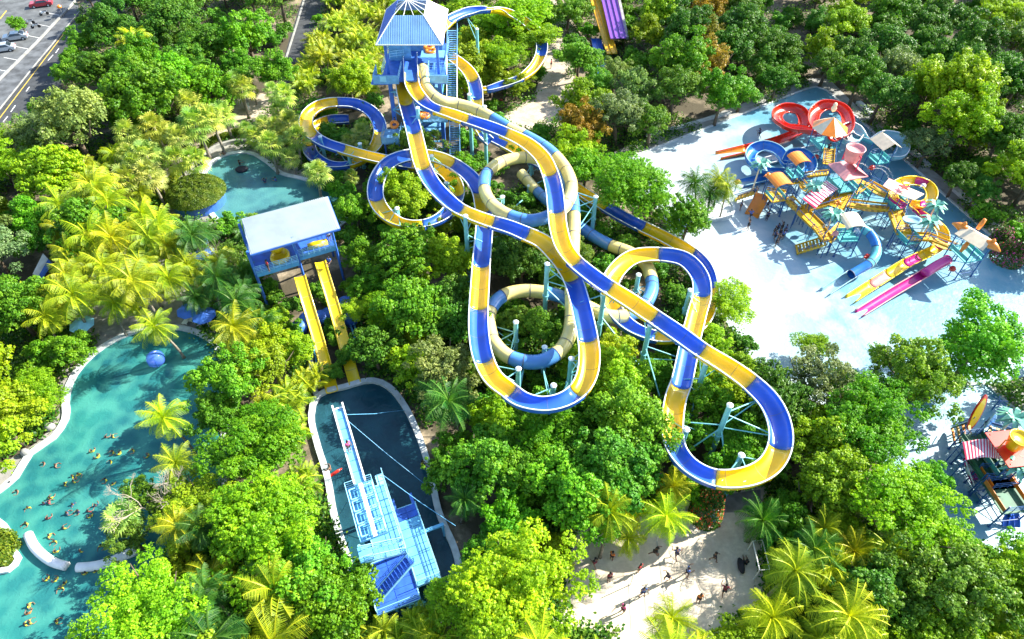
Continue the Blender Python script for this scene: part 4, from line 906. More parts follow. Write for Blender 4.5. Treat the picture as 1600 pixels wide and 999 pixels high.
pslide('blue spiral slide with two rings and a broad blue outlet', [(1246, 272, 3.4, 'B'), (1262, 268, 3.3), (1266, 252, 3.1), (1254, 240, 2.9), (1238, 241, 2.8), (1229, 255, 2.6), (1224, 246, 2.5), (1212, 233, 2.4), (1194, 228, 2.2), (1177, 234, 2.0), (1173, 249, 1.8), (1186, 262, 1.6), (1212, 268, 1.4), (1228, 270, 1.2), (1200, 276, .8), (1158, 286, .35)], R=.78, rimm='pgrey')
pslide('pale grey-blue slide looping out beyond the gabled roof', [(1340, 212, 5.0, 'G'), (1330, 222, 4.8), (1318, 216, 4.6), (1320, 204, 4.4), (1334, 199, 4.2), (1348, 212, 4.0, 'T'), (1362, 219, 3.8), (1385, 212, 3.6, 'G'), (1405, 216, 3.4), (1412, 230, 3.2), (1404, 243, 3.0), (1388, 244, 2.8)], R=.78, rimm='white')
pslide('low pale slide running out between the red and blue spiral slides', [(1300, 226, 2.0, 'G'), (1280, 231, 1.6), (1258, 236, 1.1), (1230, 243, .7, 'W'), (1196, 252, .35)], R=.7, rimm='white')
pslide('yellow and magenta slide with a ring and a long striped run', [(1412, 320, 4.2, 'M'), (1396, 308, 4.1, 'Y'), (1399, 292, 4.0), (1413, 284, 3.9, 'Y'), (1432, 283, 3.7, 'M'), (1447, 288, 3.6, 'Y'), (1456, 300, 3.5), (1452, 314, 3.3, 'M'), (1440, 320, 3.2, 'Y'), (1424, 318, 3.1, 'P'), (1432, 326, 2.9, 'M'), (1450, 342, 2.6), (1462, 350, 2.4, 'Y'), (1472, 362, 2.2), (1474, 374, 2.0, 'M'), (1468, 385, 1.8, 'Y'), (1440, 400, 1.5, 'M'), (1418, 411, 1.3, 'Y'), (1390, 428, 1.0, 'P'), (1365, 444, .7, 'Y'), (1328, 468, .3)], R=.62, rimm='yellow')
pslide('straight magenta slide, a tube at its top and an open run below', [(1480, 407, 2.2, 'M'), (1460, 418, 1.8), (1441, 430, 1.4), (1400, 454, .8), (1342, 490, .3)], R=.52, rimm='pink')
m = MB()
S_, _ = spline([V(1482, 405, 2.3), V(1462, 416, 1.9), (V(1443, 429, 1.5))], .5); m.tube(S_, .6, 16)
single('slide_tube', m, 'magenta', 'magenta tube covering the upper part of the straight magenta slide', 'slide tube', smooth=True)
pslide('teal and blue tube slide winding down from the cream curved roof', [(1345, 356, 3.2, 'T'), (1358, 364, 2.9, 'B'), (1366, 376, 2.6), (1370, 388, 2.3, 'T'), (1367, 402, 2.0), (1357, 413, 1.7, 'B'), (1342, 422, 1.3), (1330, 429, 1.1)], R=.6, kind='tube')
pslide('short pale blue open outlet at the foot of the teal tube slide', [(1332, 428, .9, 'G'), (1312, 441, .6), (1288, 457, .3)], R=.58, rimm='pgrey')
pslide('wide orange slide dropping to the wet floor', [(1191, 303, 2.5, 'O'), (1187, 313, 1.8), (1181, 324, 1.0), (1174, 337, .25)], R=.85, kind='flat', rimm='orange')
pslide('white and red slide of the small playground', [(1517, 718, 2.6, 'M'), (1519, 727, 2.2, 'W'), (1523, 740, 1.6, 'M'), (1528, 752, 1.1, 'W'), (1543, 780, .3)], R=.62, rimm='white')
for dx in (0, 9): pslide(('dark blue twin slide, the lane further from the canopy' if dx else 'dark blue twin slide, the lane closer to the canopy')+' of the small playground', [(1577+dx, 786, 2.4, 'D'), (1576+dx, 797, 1.7), (1577+dx, 808, 1.0), (1576+dx, 824, .3)], R=.42, kind='flat', rimm='bdark')
# small playground
pg = 'play towers of the small water playground'
RZ2 = RZ-.15
play_tower('red-orange roofed tower that carries the yellow bucket', 1586, 700, 5.2, 2.8, 3.2, 3.0, 'none', 'red', deckcol='pgreen', rz=RZ2)
c = V(1586, 700, 5.2); m = MB(); m.slab([c+rot2(x, y, RZ2) for x, y in ((-1.9, -1.8), (1.9, -1.8), (1.9, 1.8), (-1.9, 1.8))], .12)
o = single('tower_roof', m, 'red', 'flat red-orange roof sheet under the yellow bucket', 'roof')
bk = V(1590, 690, 6.4); br = thing('tipping_bucket', 'yellow tipping bucket over the red-orange roof', 'bucket', (bk.x, bk.y, 5.3))
m = MB(); m.lathe(bk, [(.6, -.9), (.7, -.4), (.95, .6), (1.0, .65), (.9, .65), (.82, .4), (.1, .35)], 18); part('bucket', m, 'yellow', br, smooth=True)
m = MB(); m.tube([bk+Vector((-1.2, 0, -1.1)), bk+Vector((-1.2, 0, .2)), bk+Vector((1.2, 0, .2)), bk+Vector((1.2, 0, -1.1))], .07, 6); part('frame', m, 'orange', br)
play_tower('green meshed play deck below the striped canopy', 1545, 715, 3.6, 2.4, 3.2, 2.2, 'none', 'pgreen', deckcol='pgreen', rz=RZ2, panels=('pgreen', 'pgreen'))
play_tower('green meshed play deck nearest the yellow surfboard sign', 1533, 690, 3.2, 2.4, 2.6, 2.0, 'none', 'pgreen', deckcol='pgreen', rz=RZ2, panels=('pgreen', 'pgreen'))
play_tower('green and orange play deck above the dark blue twin slides', 1583, 765, 3.8, 2.5, 3.2, 2.6, 'none', 'pgreen', deckcol='pgreen', rz=RZ2, panels=('orange', 'pgreen'))
play_tower('green play deck between the red-orange roof and the twin slides', 1566, 738, 3.6, 2.5, 2.2, 2.4, 'none', 'pgreen', deckcol='pgreen', rz=RZ2, panels=('orange', 'pgreen'))
walkway('play_stairs', 'orange and brown stairs of the small playground', 'stairs', (1486, 684, .3), (1520, 672, 2.2), 2.0, True, 'orange', 'pgreen', group='stairs of the small playground')
walkway('net_bridge', 'blue slatted bridge behind the green decks', 'bridge', (1538, 668, 2.4), (1580, 680, 2.6), 1.4, False, 'pgrey', 'ppost')
striped('red and white striped canopy of the small playground', [(1504, 691, 4.0), (1566, 689, 4.2), (1563, 718, 4.2), (1509, 719, 4.0)], 26)
def oval(label, px, py, z, w, h, col, rim, tilt):
    c = V(px, py, z); root = thing('surfboard_sign', label, 'ornament', (c.x, c.y, 0))
    for s, mt, off in ((1, rim, 0), (.82, col, -.03)):
        m = MB(); n = 20; d = Vector((math.cos(tilt), math.sin(tilt), 0))*.0; a = Vector((math.cos(tilt), math.sin(tilt), 0)); up = Vector((0, .25, .97)).normalized()
        nn = a.cross(up).normalized()
        f = [c+a*w*s*math.sin(t)*(1-.15*math.cos(t))+up*h*s*math.cos(t)+nn*(.06 if s == 1 else .085) for t in [2*math.pi*k/n for k in range(n)]]; b_ = [q-nn*(.12 if s == 1 else .17) for q in f]
        m.add(f+b_, [tuple(range(n)), tuple(range(n, 2*n))[::-1]]+[(k, (k+1) % n, n+(k+1) % n, n+k) for k in range(n)]); part('board' if s == 1 else 'face', m, mt, root)
    m = MB(); m.tube([(c.x, c.y+.1, 0), (c.x, c.y+.1, z-h*.5)], .08, 8); part('pole', m, 'ppost', root)
oval('upright yellow surfboard with a red edge', 1527, 645, 3.4, .75, 2.3, 'yellow', 'red', .35)
oval('tilted blue surfboard with a white edge behind the stairs', 1546, 664, 2.4, .8, 1.6, 'pblue', 'pgrey', .5)
m = MB(); p = V(1550, 640, 0); m.tube([p, p+Vector((0, 0, 1.6))], .07, 6)
for k in range(6): a = k*math.pi/3; m.tube([p+Vector((0, 0, 1.6)), p+Vector((math.cos(a)*.9, math.sin(a)*.9, 1.45))], .05, 5)
single('water_sprayer', m, 'ppost', 'small dark star-armed water sprayer behind the blue surfboard', 'sprayer')
# spray cannons and floor toys
for px, py, z, lb in ((1152, 285, 1.6, 'orange ring sprayer beside the blue outlet'), (1200, 275, 4.2, 'red and white sprayer beside the faded orange roof'), (1305, 366, 3.2, 'pink totem sprayer by the curving deck'), (1355, 402, 1.6, 'red handled sprayer inside the teal winding slide'), (1488, 421, 1.2, 'red ball sprayer below the beaked head tower'), (1275, 246, 3.0, 'red column sprayer before the stairs'), (1310, 318, 4.0, 'orange pole sprayer by the broad deck'), (1362, 263, 3.6, 'red bell sprayer beside the bucket tower'), (1442, 292, 3.2, 'white fish shaped sprayer inside the magenta loop'), (1340, 362, 2.8, 'white flower sprayer over the teal slide mouth')):
    p = V(px, py, z); m = MB(); m.tube([(p.x, p.y, 0), (p.x, p.y, z)], .07, 6); m.lathe(p, [(.1, -.3), (.38, -.1), (.42, .15), (.25, .4), (.02, .45)], 10, 1); m.tube([p, p+Vector((-.5, -.3, .35)), p+Vector((-.8, -.5, .2))], [.09, .08, .06], 6, 1)
    single('water_sprayer', m, ['ppost', 'white' if 'white f' in lb else 'orange' if 'orange' in lb else 'red' if 'red' in lb else 'pink'], lb, 'sprayer', 'water sprayers of the playground', smooth=True)
# round planter for the real palms on the play floor
c = V(1112, 325, 0); m = MB(); m.lathe((c.x, c.y, 0), [(3.2, 0), (3.2, .5), (2.8, .5), (2.8, .35), (.1, .35)], 28); single('palm_planter', m, 'coping', 'round concrete planter at the feet of the island palms on the pale floor', 'planter')

# water jets: falling drops along an arc
def jet(label, a, b_, h, n=70):
    p, q = V(*a), V(*b_); m = MB(); rd = random.Random(int(a[0]))
    for k in range(n):
        t = (k+rd.random())/n; c = lerp(p, q, t)+Vector((rd.gauss(0, .05), rd.gauss(0, .05), 4*h*t*(1-t)+rd.gauss(0, .04))); r = rd.uniform(.025, .06)
        m.add([c+Vector((r, 0, 0)), c+Vector((0, r, 0)), c-Vector((r, 0, 0)), c-Vector((0, r, 0)), c+Vector((0, 0, r*1.6)), c-Vector((0, 0, r*1.6))], [(0, 1, 4), (1, 2, 4), (2, 3, 4), (3, 0, 4), (1, 0, 5), (2, 1, 5), (3, 2, 5), (0, 3, 5)])
    o = part('water_spray', m, 'white'); o['kind'] = 'stuff'; o['label'] = label; o['category'] = 'spray'
jet('arc of white drops beside the bucket tower', (1362, 262, 3.8), (1398, 290, .2), 1.4); jet('second arc of drops beside the bucket tower', (1364, 264, 3.8), (1392, 296, .2), 1.2); jet('drops arching over the teal slide mouth', (1342, 360, 3.0), (1372, 338, 1.5), 1.0)
jet('drops falling before the gabled roof tower', (1340, 255, 6.5), (1362, 275, 1.5), .6, 50); jet('drops arching from the pale blue basin', (1424, 345, 4.7), (1440, 368, .2), .8, 50); jet('drops arching beside the cream curved roof', (1300, 345, 3.8), (1278, 368, 2.4), .7, 40)
# ------------------------------------------------------------ vegetation
rng = np.random.default_rng(7)
def leafmesh(name, pos, nrm, size, tone, mname, aspect=.62, fold=.25):
    """rhombus leaves folded on the midrib. pos, nrm (N,3); size, tone (N,)"""
    N = len(pos)
    nrm = nrm/np.maximum(np.linalg.norm(nrm, axis=1, keepdims=True), 1e-6)
    r = rng.normal(size=(N, 3)); u = np.cross(nrm, r); u /= np.maximum(np.linalg.norm(u, axis=1, keepdims=True), 1e-6)
    w = np.cross(nrm, u); s = size[:, None]
    v = np.empty((N, 4, 3))
    v[:, 0] = pos-u*s*.5; v[:, 1] = pos+w*s*.5*aspect-nrm*s*fold*.3; v[:, 2] = pos+u*s*.5-nrm*s*.1; v[:, 3] = pos-w*s*.5*aspect-nrm*s*fold*.3
    v = v.reshape(-1, 3)
    i = np.arange(N)[:, None]*4
    loops = np.concatenate([i, i+1, i+2, i, i+2, i+3], axis=1).reshape(-1)
    return rawmesh(name, v, loops, 3, np.repeat(tone, 4), mname)
def rawmesh(name, v, loops, k, tone, mname):
    me = bpy.data.meshes.new(name); nf = len(loops)//k
    me.vertices.add(len(v)); me.vertices.foreach_set('co', v.astype(np.float32).ravel())
    me.loops.add(len(loops)); me.loops.foreach_set('vertex_index', loops.astype(np.int32))
    me.polygons.add(nf); me.polygons.foreach_set('loop_start', np.arange(0, len(loops), k, dtype=np.int32))
    me.update(calc_edges=True)
    a = me.attributes.new('tone', 'FLOAT', 'POINT'); a.data.foreach_set('value', np.clip(tone, 0, 1).astype(np.float32))
    me.materials.append(M[mname]); return me
def crown_mesh(name, R, Hc, K, nleaf, ls, mname='leaf', rc=(.24, .40), flat=1., up=.5, gap=.0):
    """crown about the origin: K leafy clumps over a dome; Hc is the height of the dome"""
    cs = []; 
    lobes = [(np.array([rng.uniform(-.42, .42)*R, rng.uniform(-.42, .42)*R, rng.uniform(-.15, .3)*Hc]), rng.uniform(.6, .86)) for _ in range(4)]
    for k in range(K):
        for _ in range(12):
            th = rng.uniform(0, 2*math.pi); el = math.asin(rng.uniform(-.25, 1)); rr = rng.uniform(.38, 1.0)
            c = np.array([math.cos(th)*math.cos(el)*R*rr, math.sin(th)*math.cos(el)*R*rr, math.sin(el)*Hc*rr])
            lb = lobes[k % 4]; c = lb[0]+c*lb[1]
            if all(np.linalg.norm(c-d) > R*.17 for d, _, _ in cs): break
        cs.append((c, R*rng.uniform(*rc), rng.uniform(.2, .8)))
    cs.append((np.array([0, 0, -Hc*.1]), R*.52, .35))
    wts = np.array([r*r for _, r, _ in cs]); wts /= wts.sum()
    pick = rng.choice(len(cs), nleaf, p=wts)
    C = np.array([c for c, _, _ in cs])[pick]; Rr = np.array([r for _, r, _ in cs])[pick]; Tn = np.array([t for _, _, t in cs])[pick]
    d = rng.normal(size=(nleaf, 3)); d /= np.linalg.norm(d, axis=1, keepdims=True)
    d[:, 2] = np.where(d[:, 2] < -.2, -d[:, 2], d[:, 2])
    # twig-scale bunches: quantise directions so that leaves gather in tufts
    nb = 46
    tuft = rng.normal(size=(nb, 3)); tuft /= np.linalg.norm(tuft, axis=1, keepdims=True)
    near = np.argmax(d@tuft.T, axis=1)
    dd = d*.55+tuft[near]*.45; dd /= np.linalg.norm(dd, axis=1, keepdims=True)
    tn = ((near*37+pick*17) % 11)/11.
    rad = Rr*(.5+.62*rng.random(nleaf)**.7+.3*(tn-.5))
    pos = C+dd*rad[:, None]*np.array([1, 1, flat])
    nrm = dd*(1-up)+np.array([0, 0, up])+rng.normal(size=(nleaf, 3))*.38
    tone = np.clip(.5*Tn+.2*tn+.3*rng.random(nleaf)+.1, 0, 1)
    keep = pos[:, 2] > -.45*Hc
    return leafmesh(name, pos[keep], nrm[keep], ls*rng.uniform(.7, 1.3, keep.sum()), tone[keep], mname)
def trunk_mb(h, R, r0=.22, seed=0, limbs=6):
    rd = random.Random(seed); b = MB()
    bend = Vector((rd.uniform(-.5, .5), rd.uniform(-.5, .5), 0))
    top = Vector((bend.x, bend.y, h*.62))
    b.tube([(0, 0, -.1), (bend.x*.3, bend.y*.3, h*.3), top], [r0*1.3, r0, r0*.75], 8)
    for k in range(limbs):
        a = 2*math.pi*k/limbs+rd.uniform(-.4, .4); q = Vector((math.cos(a), math.sin(a), 0))
        s = Vector((bend.x*.5, bend.y*.5, h*rd.uniform(.4, .58))); e = q*R*rd.uniform(.5, .8)+Vector((0, 0, h*rd.uniform(.75, .95)))
        m = (s+e)/2+q*R*.12-Vector((0, 0, h*.04))
        b.tube([s, m, e], [r0*.5, r0*.32, r0*.12], 6)
    return b
# ------------------------------------------------------------ people
def skin_mesh(name, verts, edges, rad, root=0, mt='skin', sub=1):
    me = bpy.data.meshes.new(name+'_src'); me.from_pydata([tuple(v) for v in verts], edges, [])
    ob = bpy.data.objects.new(name+'_src', me); COL.objects.link(ob)
    md = ob.modifiers.new('Skin', 'SKIN'); sv = me.skin_vertices[0].data if me.skin_vertices else None
    if sv is None:
        bpy.context.view_layer.objects.active = ob; me.skin_vertices.new() if hasattr(me.skin_vertices, 'new') else None; sv = me.skin_vertices[0].data
    for i, r in enumerate(rad):
        rr = r if isinstance(r, tuple) else (r, r); sv[i].radius = rr; sv[i].use_root = (i == root)
    md.use_smooth_shade = True
    s = ob.modifiers.new('Sub', 'SUBSURF'); s.levels = sub; s.render_levels = sub
    dg = bpy.context.evaluated_depsgraph_get(); dg.update(); ev = ob.evaluated_get(dg)
    out = bpy.data.meshes.new_from_object(ev); out.name = name; out.materials.clear(); out.materials.append(M[mt])
    bpy.data.objects.remove(ob); return out
def join_raw(me, mb, name, mt):
    """append builder geometry to an evaluated mesh"""
    n = len(me.vertices); vs = [tuple(v.co) for v in me.vertices]+mb.v; fs = [tuple(p.vertices) for p in me.polygons]+[tuple(i+n for i in f) for f in mb.f]
    m = bpy.data.meshes.new(name); m.from_pydata(vs, [], fs); m.materials.append(M[mt]); m.polygons.foreach_set('use_smooth', [True]*len(fs)); m.update(); return m
def human(pose):
    J = dict(pel=(0, 0, .93), chest=(0, .02, 1.27), neck=(0, .02, 1.44), head=(0, .0, 1.56), crown=(0, 0, 1.66),
             shl=(-.18, .02, 1.38), shr=(.18, .02, 1.38), ell=(-.25, 0, 1.1), elr=(.25, 0, 1.1), hal=(-.26, -.08, .86), har=(.26, -.08, .86),
             hil=(-.1, 0, .9), hir=(.1, 0, .9), knl=(-.11, -.02, .5), knr=(.11, -.02, .5), fol=(-.11, .02, .07), for_=(.11, .02, .07), tol=(-.11, -.16, .03), tor=(.11, -.16, .03))
    if pose == 'walk': J.update(knl=(-.1, -.22, .52), fol=(-.1, -.22, .09), tol=(-.1, -.4, .06), knr=(.1, .05, .5), for_=(.1, .36, .14), tor=(.1, .22, .04), ell=(-.26, .12, 1.12), hal=(-.26, .08, .9), elr=(.26, -.14, 1.14), har=(.22, -.34, 1.06))
    if pose == 'run': J.update(knl=(-.1, -.38, .72), fol=(-.1, -.2, .36), tol=(-.1, -.36, .28), knr=(.1, .12, .5), for_=(.1, .44, .2), tor=(.1, .36, .06), chest=(0, -.08, 1.26), neck=(0, -.14, 1.42), head=(0, -.2, 1.53), crown=(0, -.2, 1.63), shl=(-.18, -.12, 1.36), shr=(.18, -.12, 1.36), ell=(-.38, .02, 1.2), hal=(-.46, -.2, 1.26), elr=(.36, -.28, 1.2), har=(.3, -.5, 1.3))
    if pose == 'reach': J.update(ell=(-.34, -.12, 1.52), hal=(-.3, -.26, 1.78), elr=(.34, -.14, 1.5), har=(.26, -.3, 1.76), knl=(-.16, -.08, .5), fol=(-.2, .04, .07), tol=(-.22, -.14, .03), knr=(.16, -.06, .5), for_=(.22, .06, .07), tor=(.24, -.12, .03))
    if pose == 'sit': J.update(pel=(0, 0, .12), chest=(0, .06, .46), neck=(0, .05, .64), head=(0, .02, .76), crown=(0, .02, .86), shl=(-.18, .05, .58), shr=(.18, .05, .58), ell=(-.3, -.04, .36), hal=(-.16, -.26, .3), elr=(.3, -.04, .36), har=(.16, -.26, .3), hil=(-.1, -.02, .12), hir=(.1, -.02, .12), knl=(-.15, -.42, .3), knr=(.15, -.42, .3), fol=(-.13, -.62, .06), for_=(.13, -.62, .06), tol=(-.13, -.78, .06), tor=(.13, -.78, .06))
    if pose == 'swim': J.update(ell=(-.36, -.18, 1.3), hal=(-.3, -.46, 1.3), elr=(.36, -.2, 1.28), har=(.2, -.46, 1.3))
    K = list(J); ix = {k: i for i, k in enumerate(K)}
    E = [('pel', 'chest'), ('chest', 'neck'), ('neck', 'head'), ('head', 'crown'), ('chest', 'shl'), ('chest', 'shr'), ('shl', 'ell'), ('ell', 'hal'), ('shr', 'elr'), ('elr', 'har'), ('pel', 'hil'), ('pel', 'hir'), ('hil', 'knl'), ('knl', 'fol'), ('fol', 'tol'), ('hir', 'knr'), ('knr', 'for_'), ('for_', 'tor')]
    Rr = dict(pel=(.14, .1), chest=(.15, .1), neck=.055, head=(.085, .095), crown=(.07, .08), shl=.06, shr=.06, ell=.042, elr=.042, hal=.032, har=.032, hil=.085, hir=.085, knl=.058, knr=.058, fol=.04, for_=.04, tol=.03, tor=.03)
    body = skin_mesh('body', [J[k] for k in K], [(ix[a], ix[b_]) for a, b_ in E], [Rr[k] for k in K])
    mb = MB(); hd = Vector(J['head'])
    mb.tube([hd+Vector((0, -.085, .01)), hd+Vector((0, -.12, -.015))], [.018, .012], 5)
    for s in (-1, 1): mb.lathe(hd+Vector((s*.09, 0, -.02)), [(.012, 0), (.02, .02), (.012, .045)], 5)
    for el, ha in (('ell', 'hal'), ('elr', 'har')):
        h = Vector(J[ha]); d = (h-Vector(J[el])).normalized(); s = d.cross(Vector((0, 0, 1)) if abs(d.z) < .9 else Vector((0, 1, 0))).normalized()
        for k, (o_, l) in enumerate(((-.03, .065), (-.01, .08), (.01, .085), (.03, .07))): mb.tube([h+s*o_, h+s*o_+d*l*.6, h+s*o_*.9+d*l+Vector((0, -.01, -.01))], [.011, .01, .007], 5)
        mb.tube([h-d*.02+s*.03, h+s*.065+d*.03], [.013, .009], 5)
    body = join_raw(body, mb, 'body', 'skin')
    hm = MB(); hc = Vector(J['crown'])-Vector((0, -.015, .05)); hm.lathe(hc, [(.10, -.07), (.108, 0), (.095, .06), (.05, .1), (.01, .115)], 12); hair = hm.mesh('hair', 'hair', True)
    def lrp(a, b_, t): return tuple(Vector(J[a]).lerp(Vector(J[b_]), t))
    top = skin_mesh('shirt', [J['pel'], J['chest'], lrp('chest', 'neck', .6), J['shl'], J['shr'], lrp('shl', 'ell', .55), lrp('shr', 'elr', .55)], [(0, 1), (1, 2), (1, 3), (1, 4), (3, 5), (4, 6)], [(.15, .115), (.17, .12), .08, .075, .075, .062, .062], mt='white')
    bot = skin_mesh('shorts', [J['pel'], J['hil'], J['hir'], lrp('hil', 'knl', .65), lrp('hir', 'knr', .65)], [(0, 1), (0, 2), (1, 3), (2, 4)], [(.155, .118), .1, .1, .085, .085], mt='black')
    return body, hair, top, bot
HUM = {p_: human(p_) for p_ in ('stand', 'walk', 'run', 'reach', 'sit', 'swim')}
def clothmat(n, c): M[n] = mat('cloth_'+n, c, .8, .08, 8); return n
CL = {'black': clothmat('c_black', (.02, .02, .03)), 'navy': clothmat('c_navy', (.02, .04, .14)), 'red': clothmat('c_red', (.55, .03, .03)), 'blue': clothmat('c_blue', (.05, .15, .5)), 'white': clothmat('c_white', (.75, .75, .74)), 'orange': clothmat('c_orange', (.75, .2, .03)),
      'maroon': clothmat('c_maroon', (.25, .02, .05)), 'pink': clothmat('c_pink', (.7, .1, .3)), 'yellow': 'vest', 'skin': 'skin'}
TOPM = {}
def cmesh(base, nm, col):
    k = (id(base), col)
    if k not in TOPM: m = base.copy(); m.name = nm; m.materials.clear(); m.materials.append(M[CL[col]]); TOPM[k] = m
    return TOPM[k]
def person(px, py, z, pose, top, bot, label, rz=None, group=None, auto=None, scale=1.0):
    c = V(px, py, z); body, hair, t, b_ = HUM[pose]
    root = thing('person', label or 'x', 'person', c, rt0.uniform(0, 6.28) if rz is None else rz, group); root.scale = (scale,)*3
    o = bpy.data.objects.new('body', body); COL.objects.link(o); o.parent = root
    o = bpy.data.objects.new('hair', hair); COL.objects.link(o); o.parent = root
    if top != 'skin':
        o = bpy.data.objects.new('life_vest' if pose == 'swim' and top == 'yellow' else 'shirt', cmesh(t, 'shirt', top)); COL.objects.link(o); o.parent = root
    if pose != 'swim': o = bpy.data.objects.new('shorts', cmesh(b_, 'shorts', bot)); COL.objects.link(o); o.parent = root
    if auto: LABQ.append((root, auto, px, py))
    return root
rt0 = random.Random(3)
for px, py, pose, tp, bt, lb in ((1021, 869, 'run', 'black', 'black', 'person in black lunging beside the court cord, closer to the trees'), (1055, 872, 'run', 'navy', 'black', 'person in navy leaning forward across the cord from the one in black'), (955, 875, 'stand', 'orange', 'black', 'person in an orange top at the sunny edge of the sand court'), (928, 885, 'walk', 'black', 'maroon', 'person in black casting a long shadow beside the trees on the court'), (998, 894, 'stand', 'red', 'black', 'person in a red top standing alone on the sand court'),
  (951, 908, 'stand', 'maroon', 'black', 'person in maroon with a long shadow on the bright sand'), (1003, 931, 'reach', 'blue', 'navy', 'person in blue by the thin court posts with arms raised'), (1042, 907, 'run', 'black', 'navy', 'person in dark clothes crouching forward by the trampled sand'), (1072, 900, 'reach', 'blue', 'black', 'person in bright blue reaching up beside the trampled sand'), (1114, 877, 'walk', 'black', 'black', 'person in black walking towards the football goal'), (1090, 941, 'stand', 'orange', 'black', 'person in a salmon top by the lower palm on the court'),
  (1129, 929, 'run', 'maroon', 'black', 'person in a dark red top running below the football goal'), (972, 957, 'stand', 'pink', 'black', 'person in a pink top half hidden by the yellow palm'), (1164, 881, 'sit', 'black', 'black', 'person in black sitting beside the football goal')):
    person(px, py, 0.02, pose, tp, bt, lb, group='people on the sand court', scale=1.05)
for px, py, pose, tp, lb in ((1185, 216, 'run', 'navy', 'person in navy striding alone beside the red slide outlet'), (1156, 329, 'stand', 'navy', 'person in navy below the planted island palms'), (1198, 327, 'walk', 'black', 'person in black standing beside the wide orange slide'), (1197, 345, 'stand', 'navy', 'person in dark clothes bending below the wide orange slide'), (1171, 344, 'run', 'blue', 'person in blue just below the wide orange slide'), (1168, 359, 'reach', 'black', 'person in black alone on the pale floor with arms raised')):
    person(px, py, 0.03, pose, tp, 'black', lb, group='people on the pale play floor', scale=1.05)
for i, (px, py) in enumerate(((1208, 368), (1213, 364), (1220, 362), (1225, 366), (1217, 371), (1209, 376), (1214, 381), (1221, 375), (1211, 386), (1224, 371))):
    person(px, py, 0.03, ('stand', 'walk', 'reach', 'stand')[i % 4], ('black', 'navy', 'black', 'blue')[i % 4], 'black', None, group='tight cluster of people on the pale floor', auto=f'person in {("black", "navy", "dark clothes", "blue")[i % 4]} in the huddle')
for px, py, z, pose, tp, lb in ((861, 107, 0, 'stand', 'red', 'person in red walking on the sandy walkway'), (783, 168, 0, 'walk', 'red', 'person in red at the foot of the trees beside the tower stairs'), (133, 540, 0, 'stand', 'red', 'person in red beside the blue umbrella by the turquoise pool'), (618, 200, 4.7, 'stand', 'black', 'person carrying an orange ring on the lower tower landing'), (672, 76, 12, 'stand', 'white', 'person in white beside the rings on top of the tower'),
   (412, 395, 5.6, 'stand', 'white', 'person in white behind the rail of the launch deck'), (421, 424, 5.6, 'stand', 'red', 'person in red at the corner of the launch deck rail'), (516, 377, 5.6, 'stand', 'white', 'person in white at the sunny end of the launch deck'), (547, 706, 7.3, 'stand', 'pink', 'person in pale clothes halfway along the boardwalk'), (661, 728, .45, 'sit', 'yellow', 'person in yellow sitting on the launch pool wall'), (515, 411, 5.6, 'sit', 'blue', 'person in blue sitting behind the launch deck rail'), (1292, 240, 4.3, 'walk', 'black', 'person in black climbing the upright yellow stairs'), (1180, 300, 2.4, 'sit', 'black', 'person in black at the top of the stairs by the blue slide')):
    person(px, py, z, pose, tp, 'black', lb, scale=1.05)
o = V(616, 196, 6.6)
for (px, py, z) in ((616, 195, 6.3),):
    p = V(px, py, z); m = MB(); n = 16; vs = []
    for k in range(n):
        a = 2*math.pi*k/n; rd_ = Vector((math.cos(a), math.sin(a)*.8, math.sin(a)*.5)); vs += [p+rd_*(.5+.2*math.cos(b_))+Vector((0, 0, .2*math.sin(b_))) for b_ in [2*math.pi*j/8 for j in range(8)]]
    m.add(vs, [(k*8+j, ((k+1) % n)*8+j, ((k+1) % n)*8+(j+1) % 8, k*8+(j+1) % 8) for k in range(n) for j in range(8)]); single('rubber_ring', m, 'orange', 'orange ring held by the person on the lower tower landing', 'swim ring', smooth=True)
SW = '''174 693 w;184 692 y;152 715 y;161 723 y;184 716 y;194 718 y;181 731 y;215 713 y;238 722 y;78 734 w;96 737 w;122 754 y;131 751 y;124 762 y;111 766 y;173 759 y;185 766 y;26 764 w;37 777 w;88 787 y;86 794 r;78 796 n;123 798 n;158 799 n;54 803 y;114 811 n;131 808 n;147 808 r;150 816 y;85 819 r;51 827 y;109 834 y;87 846 y;95 855 y;97 871 y;135 870 y;167 862 y;143 904 y;159 901 y;84 913 y;98 914 y;105 927 y;111 920 y;56 954 y;55 966 o;51 983 y;58 980 y;99 979 y'''
for s in SW.split(';'):
    a, b_, c = s.split(); a, b_ = float(a), float(b_)
    tp = {'y': 'yellow', 'w': 'skin', 'r': 'maroon', 'n': 'navy', 'o': 'orange'}[c]; nm = {'y': 'swimmer in a yellow vest', 'w': 'bare-shouldered swimmer', 'r': 'swimmer in maroon', 'n': 'swimmer in navy', 'o': 'swimmer in orange'}[c]
    person(a, b_, -1.02+rt0.uniform(-.08, .06), 'swim', tp, 'black', None, group='swimmers in the turquoise pool', auto=nm, scale=.86)
for a, b_, tp, lb in ((378, 266, 'black', 'person in black sitting on a dark float in the lagoon'), (434, 292, 'blue', 'person in blue wading at the sunny side of the lagoon'), (353, 252, 'skin', 'bather at the far edge of the lagoon'), (417, 294, 'navy', 'person in navy wading in the middle of the lagoon'), (519, 742, 'skin', 'swimmer beside the red board in the launch pool')):
    person(a, b_, -.95, 'swim', tp, 'black', lb, scale=1.08)
m = MB(); p = V(378, 266, .1); m.lathe(p, [(.3, 0), (.75, .05), (.8, .2), (.7, .3), (.4, .2)], 16, sx=1.2); single('pool_float', m, 'black', 'dark round float under the person in the lagoon', 'float', smooth=True)
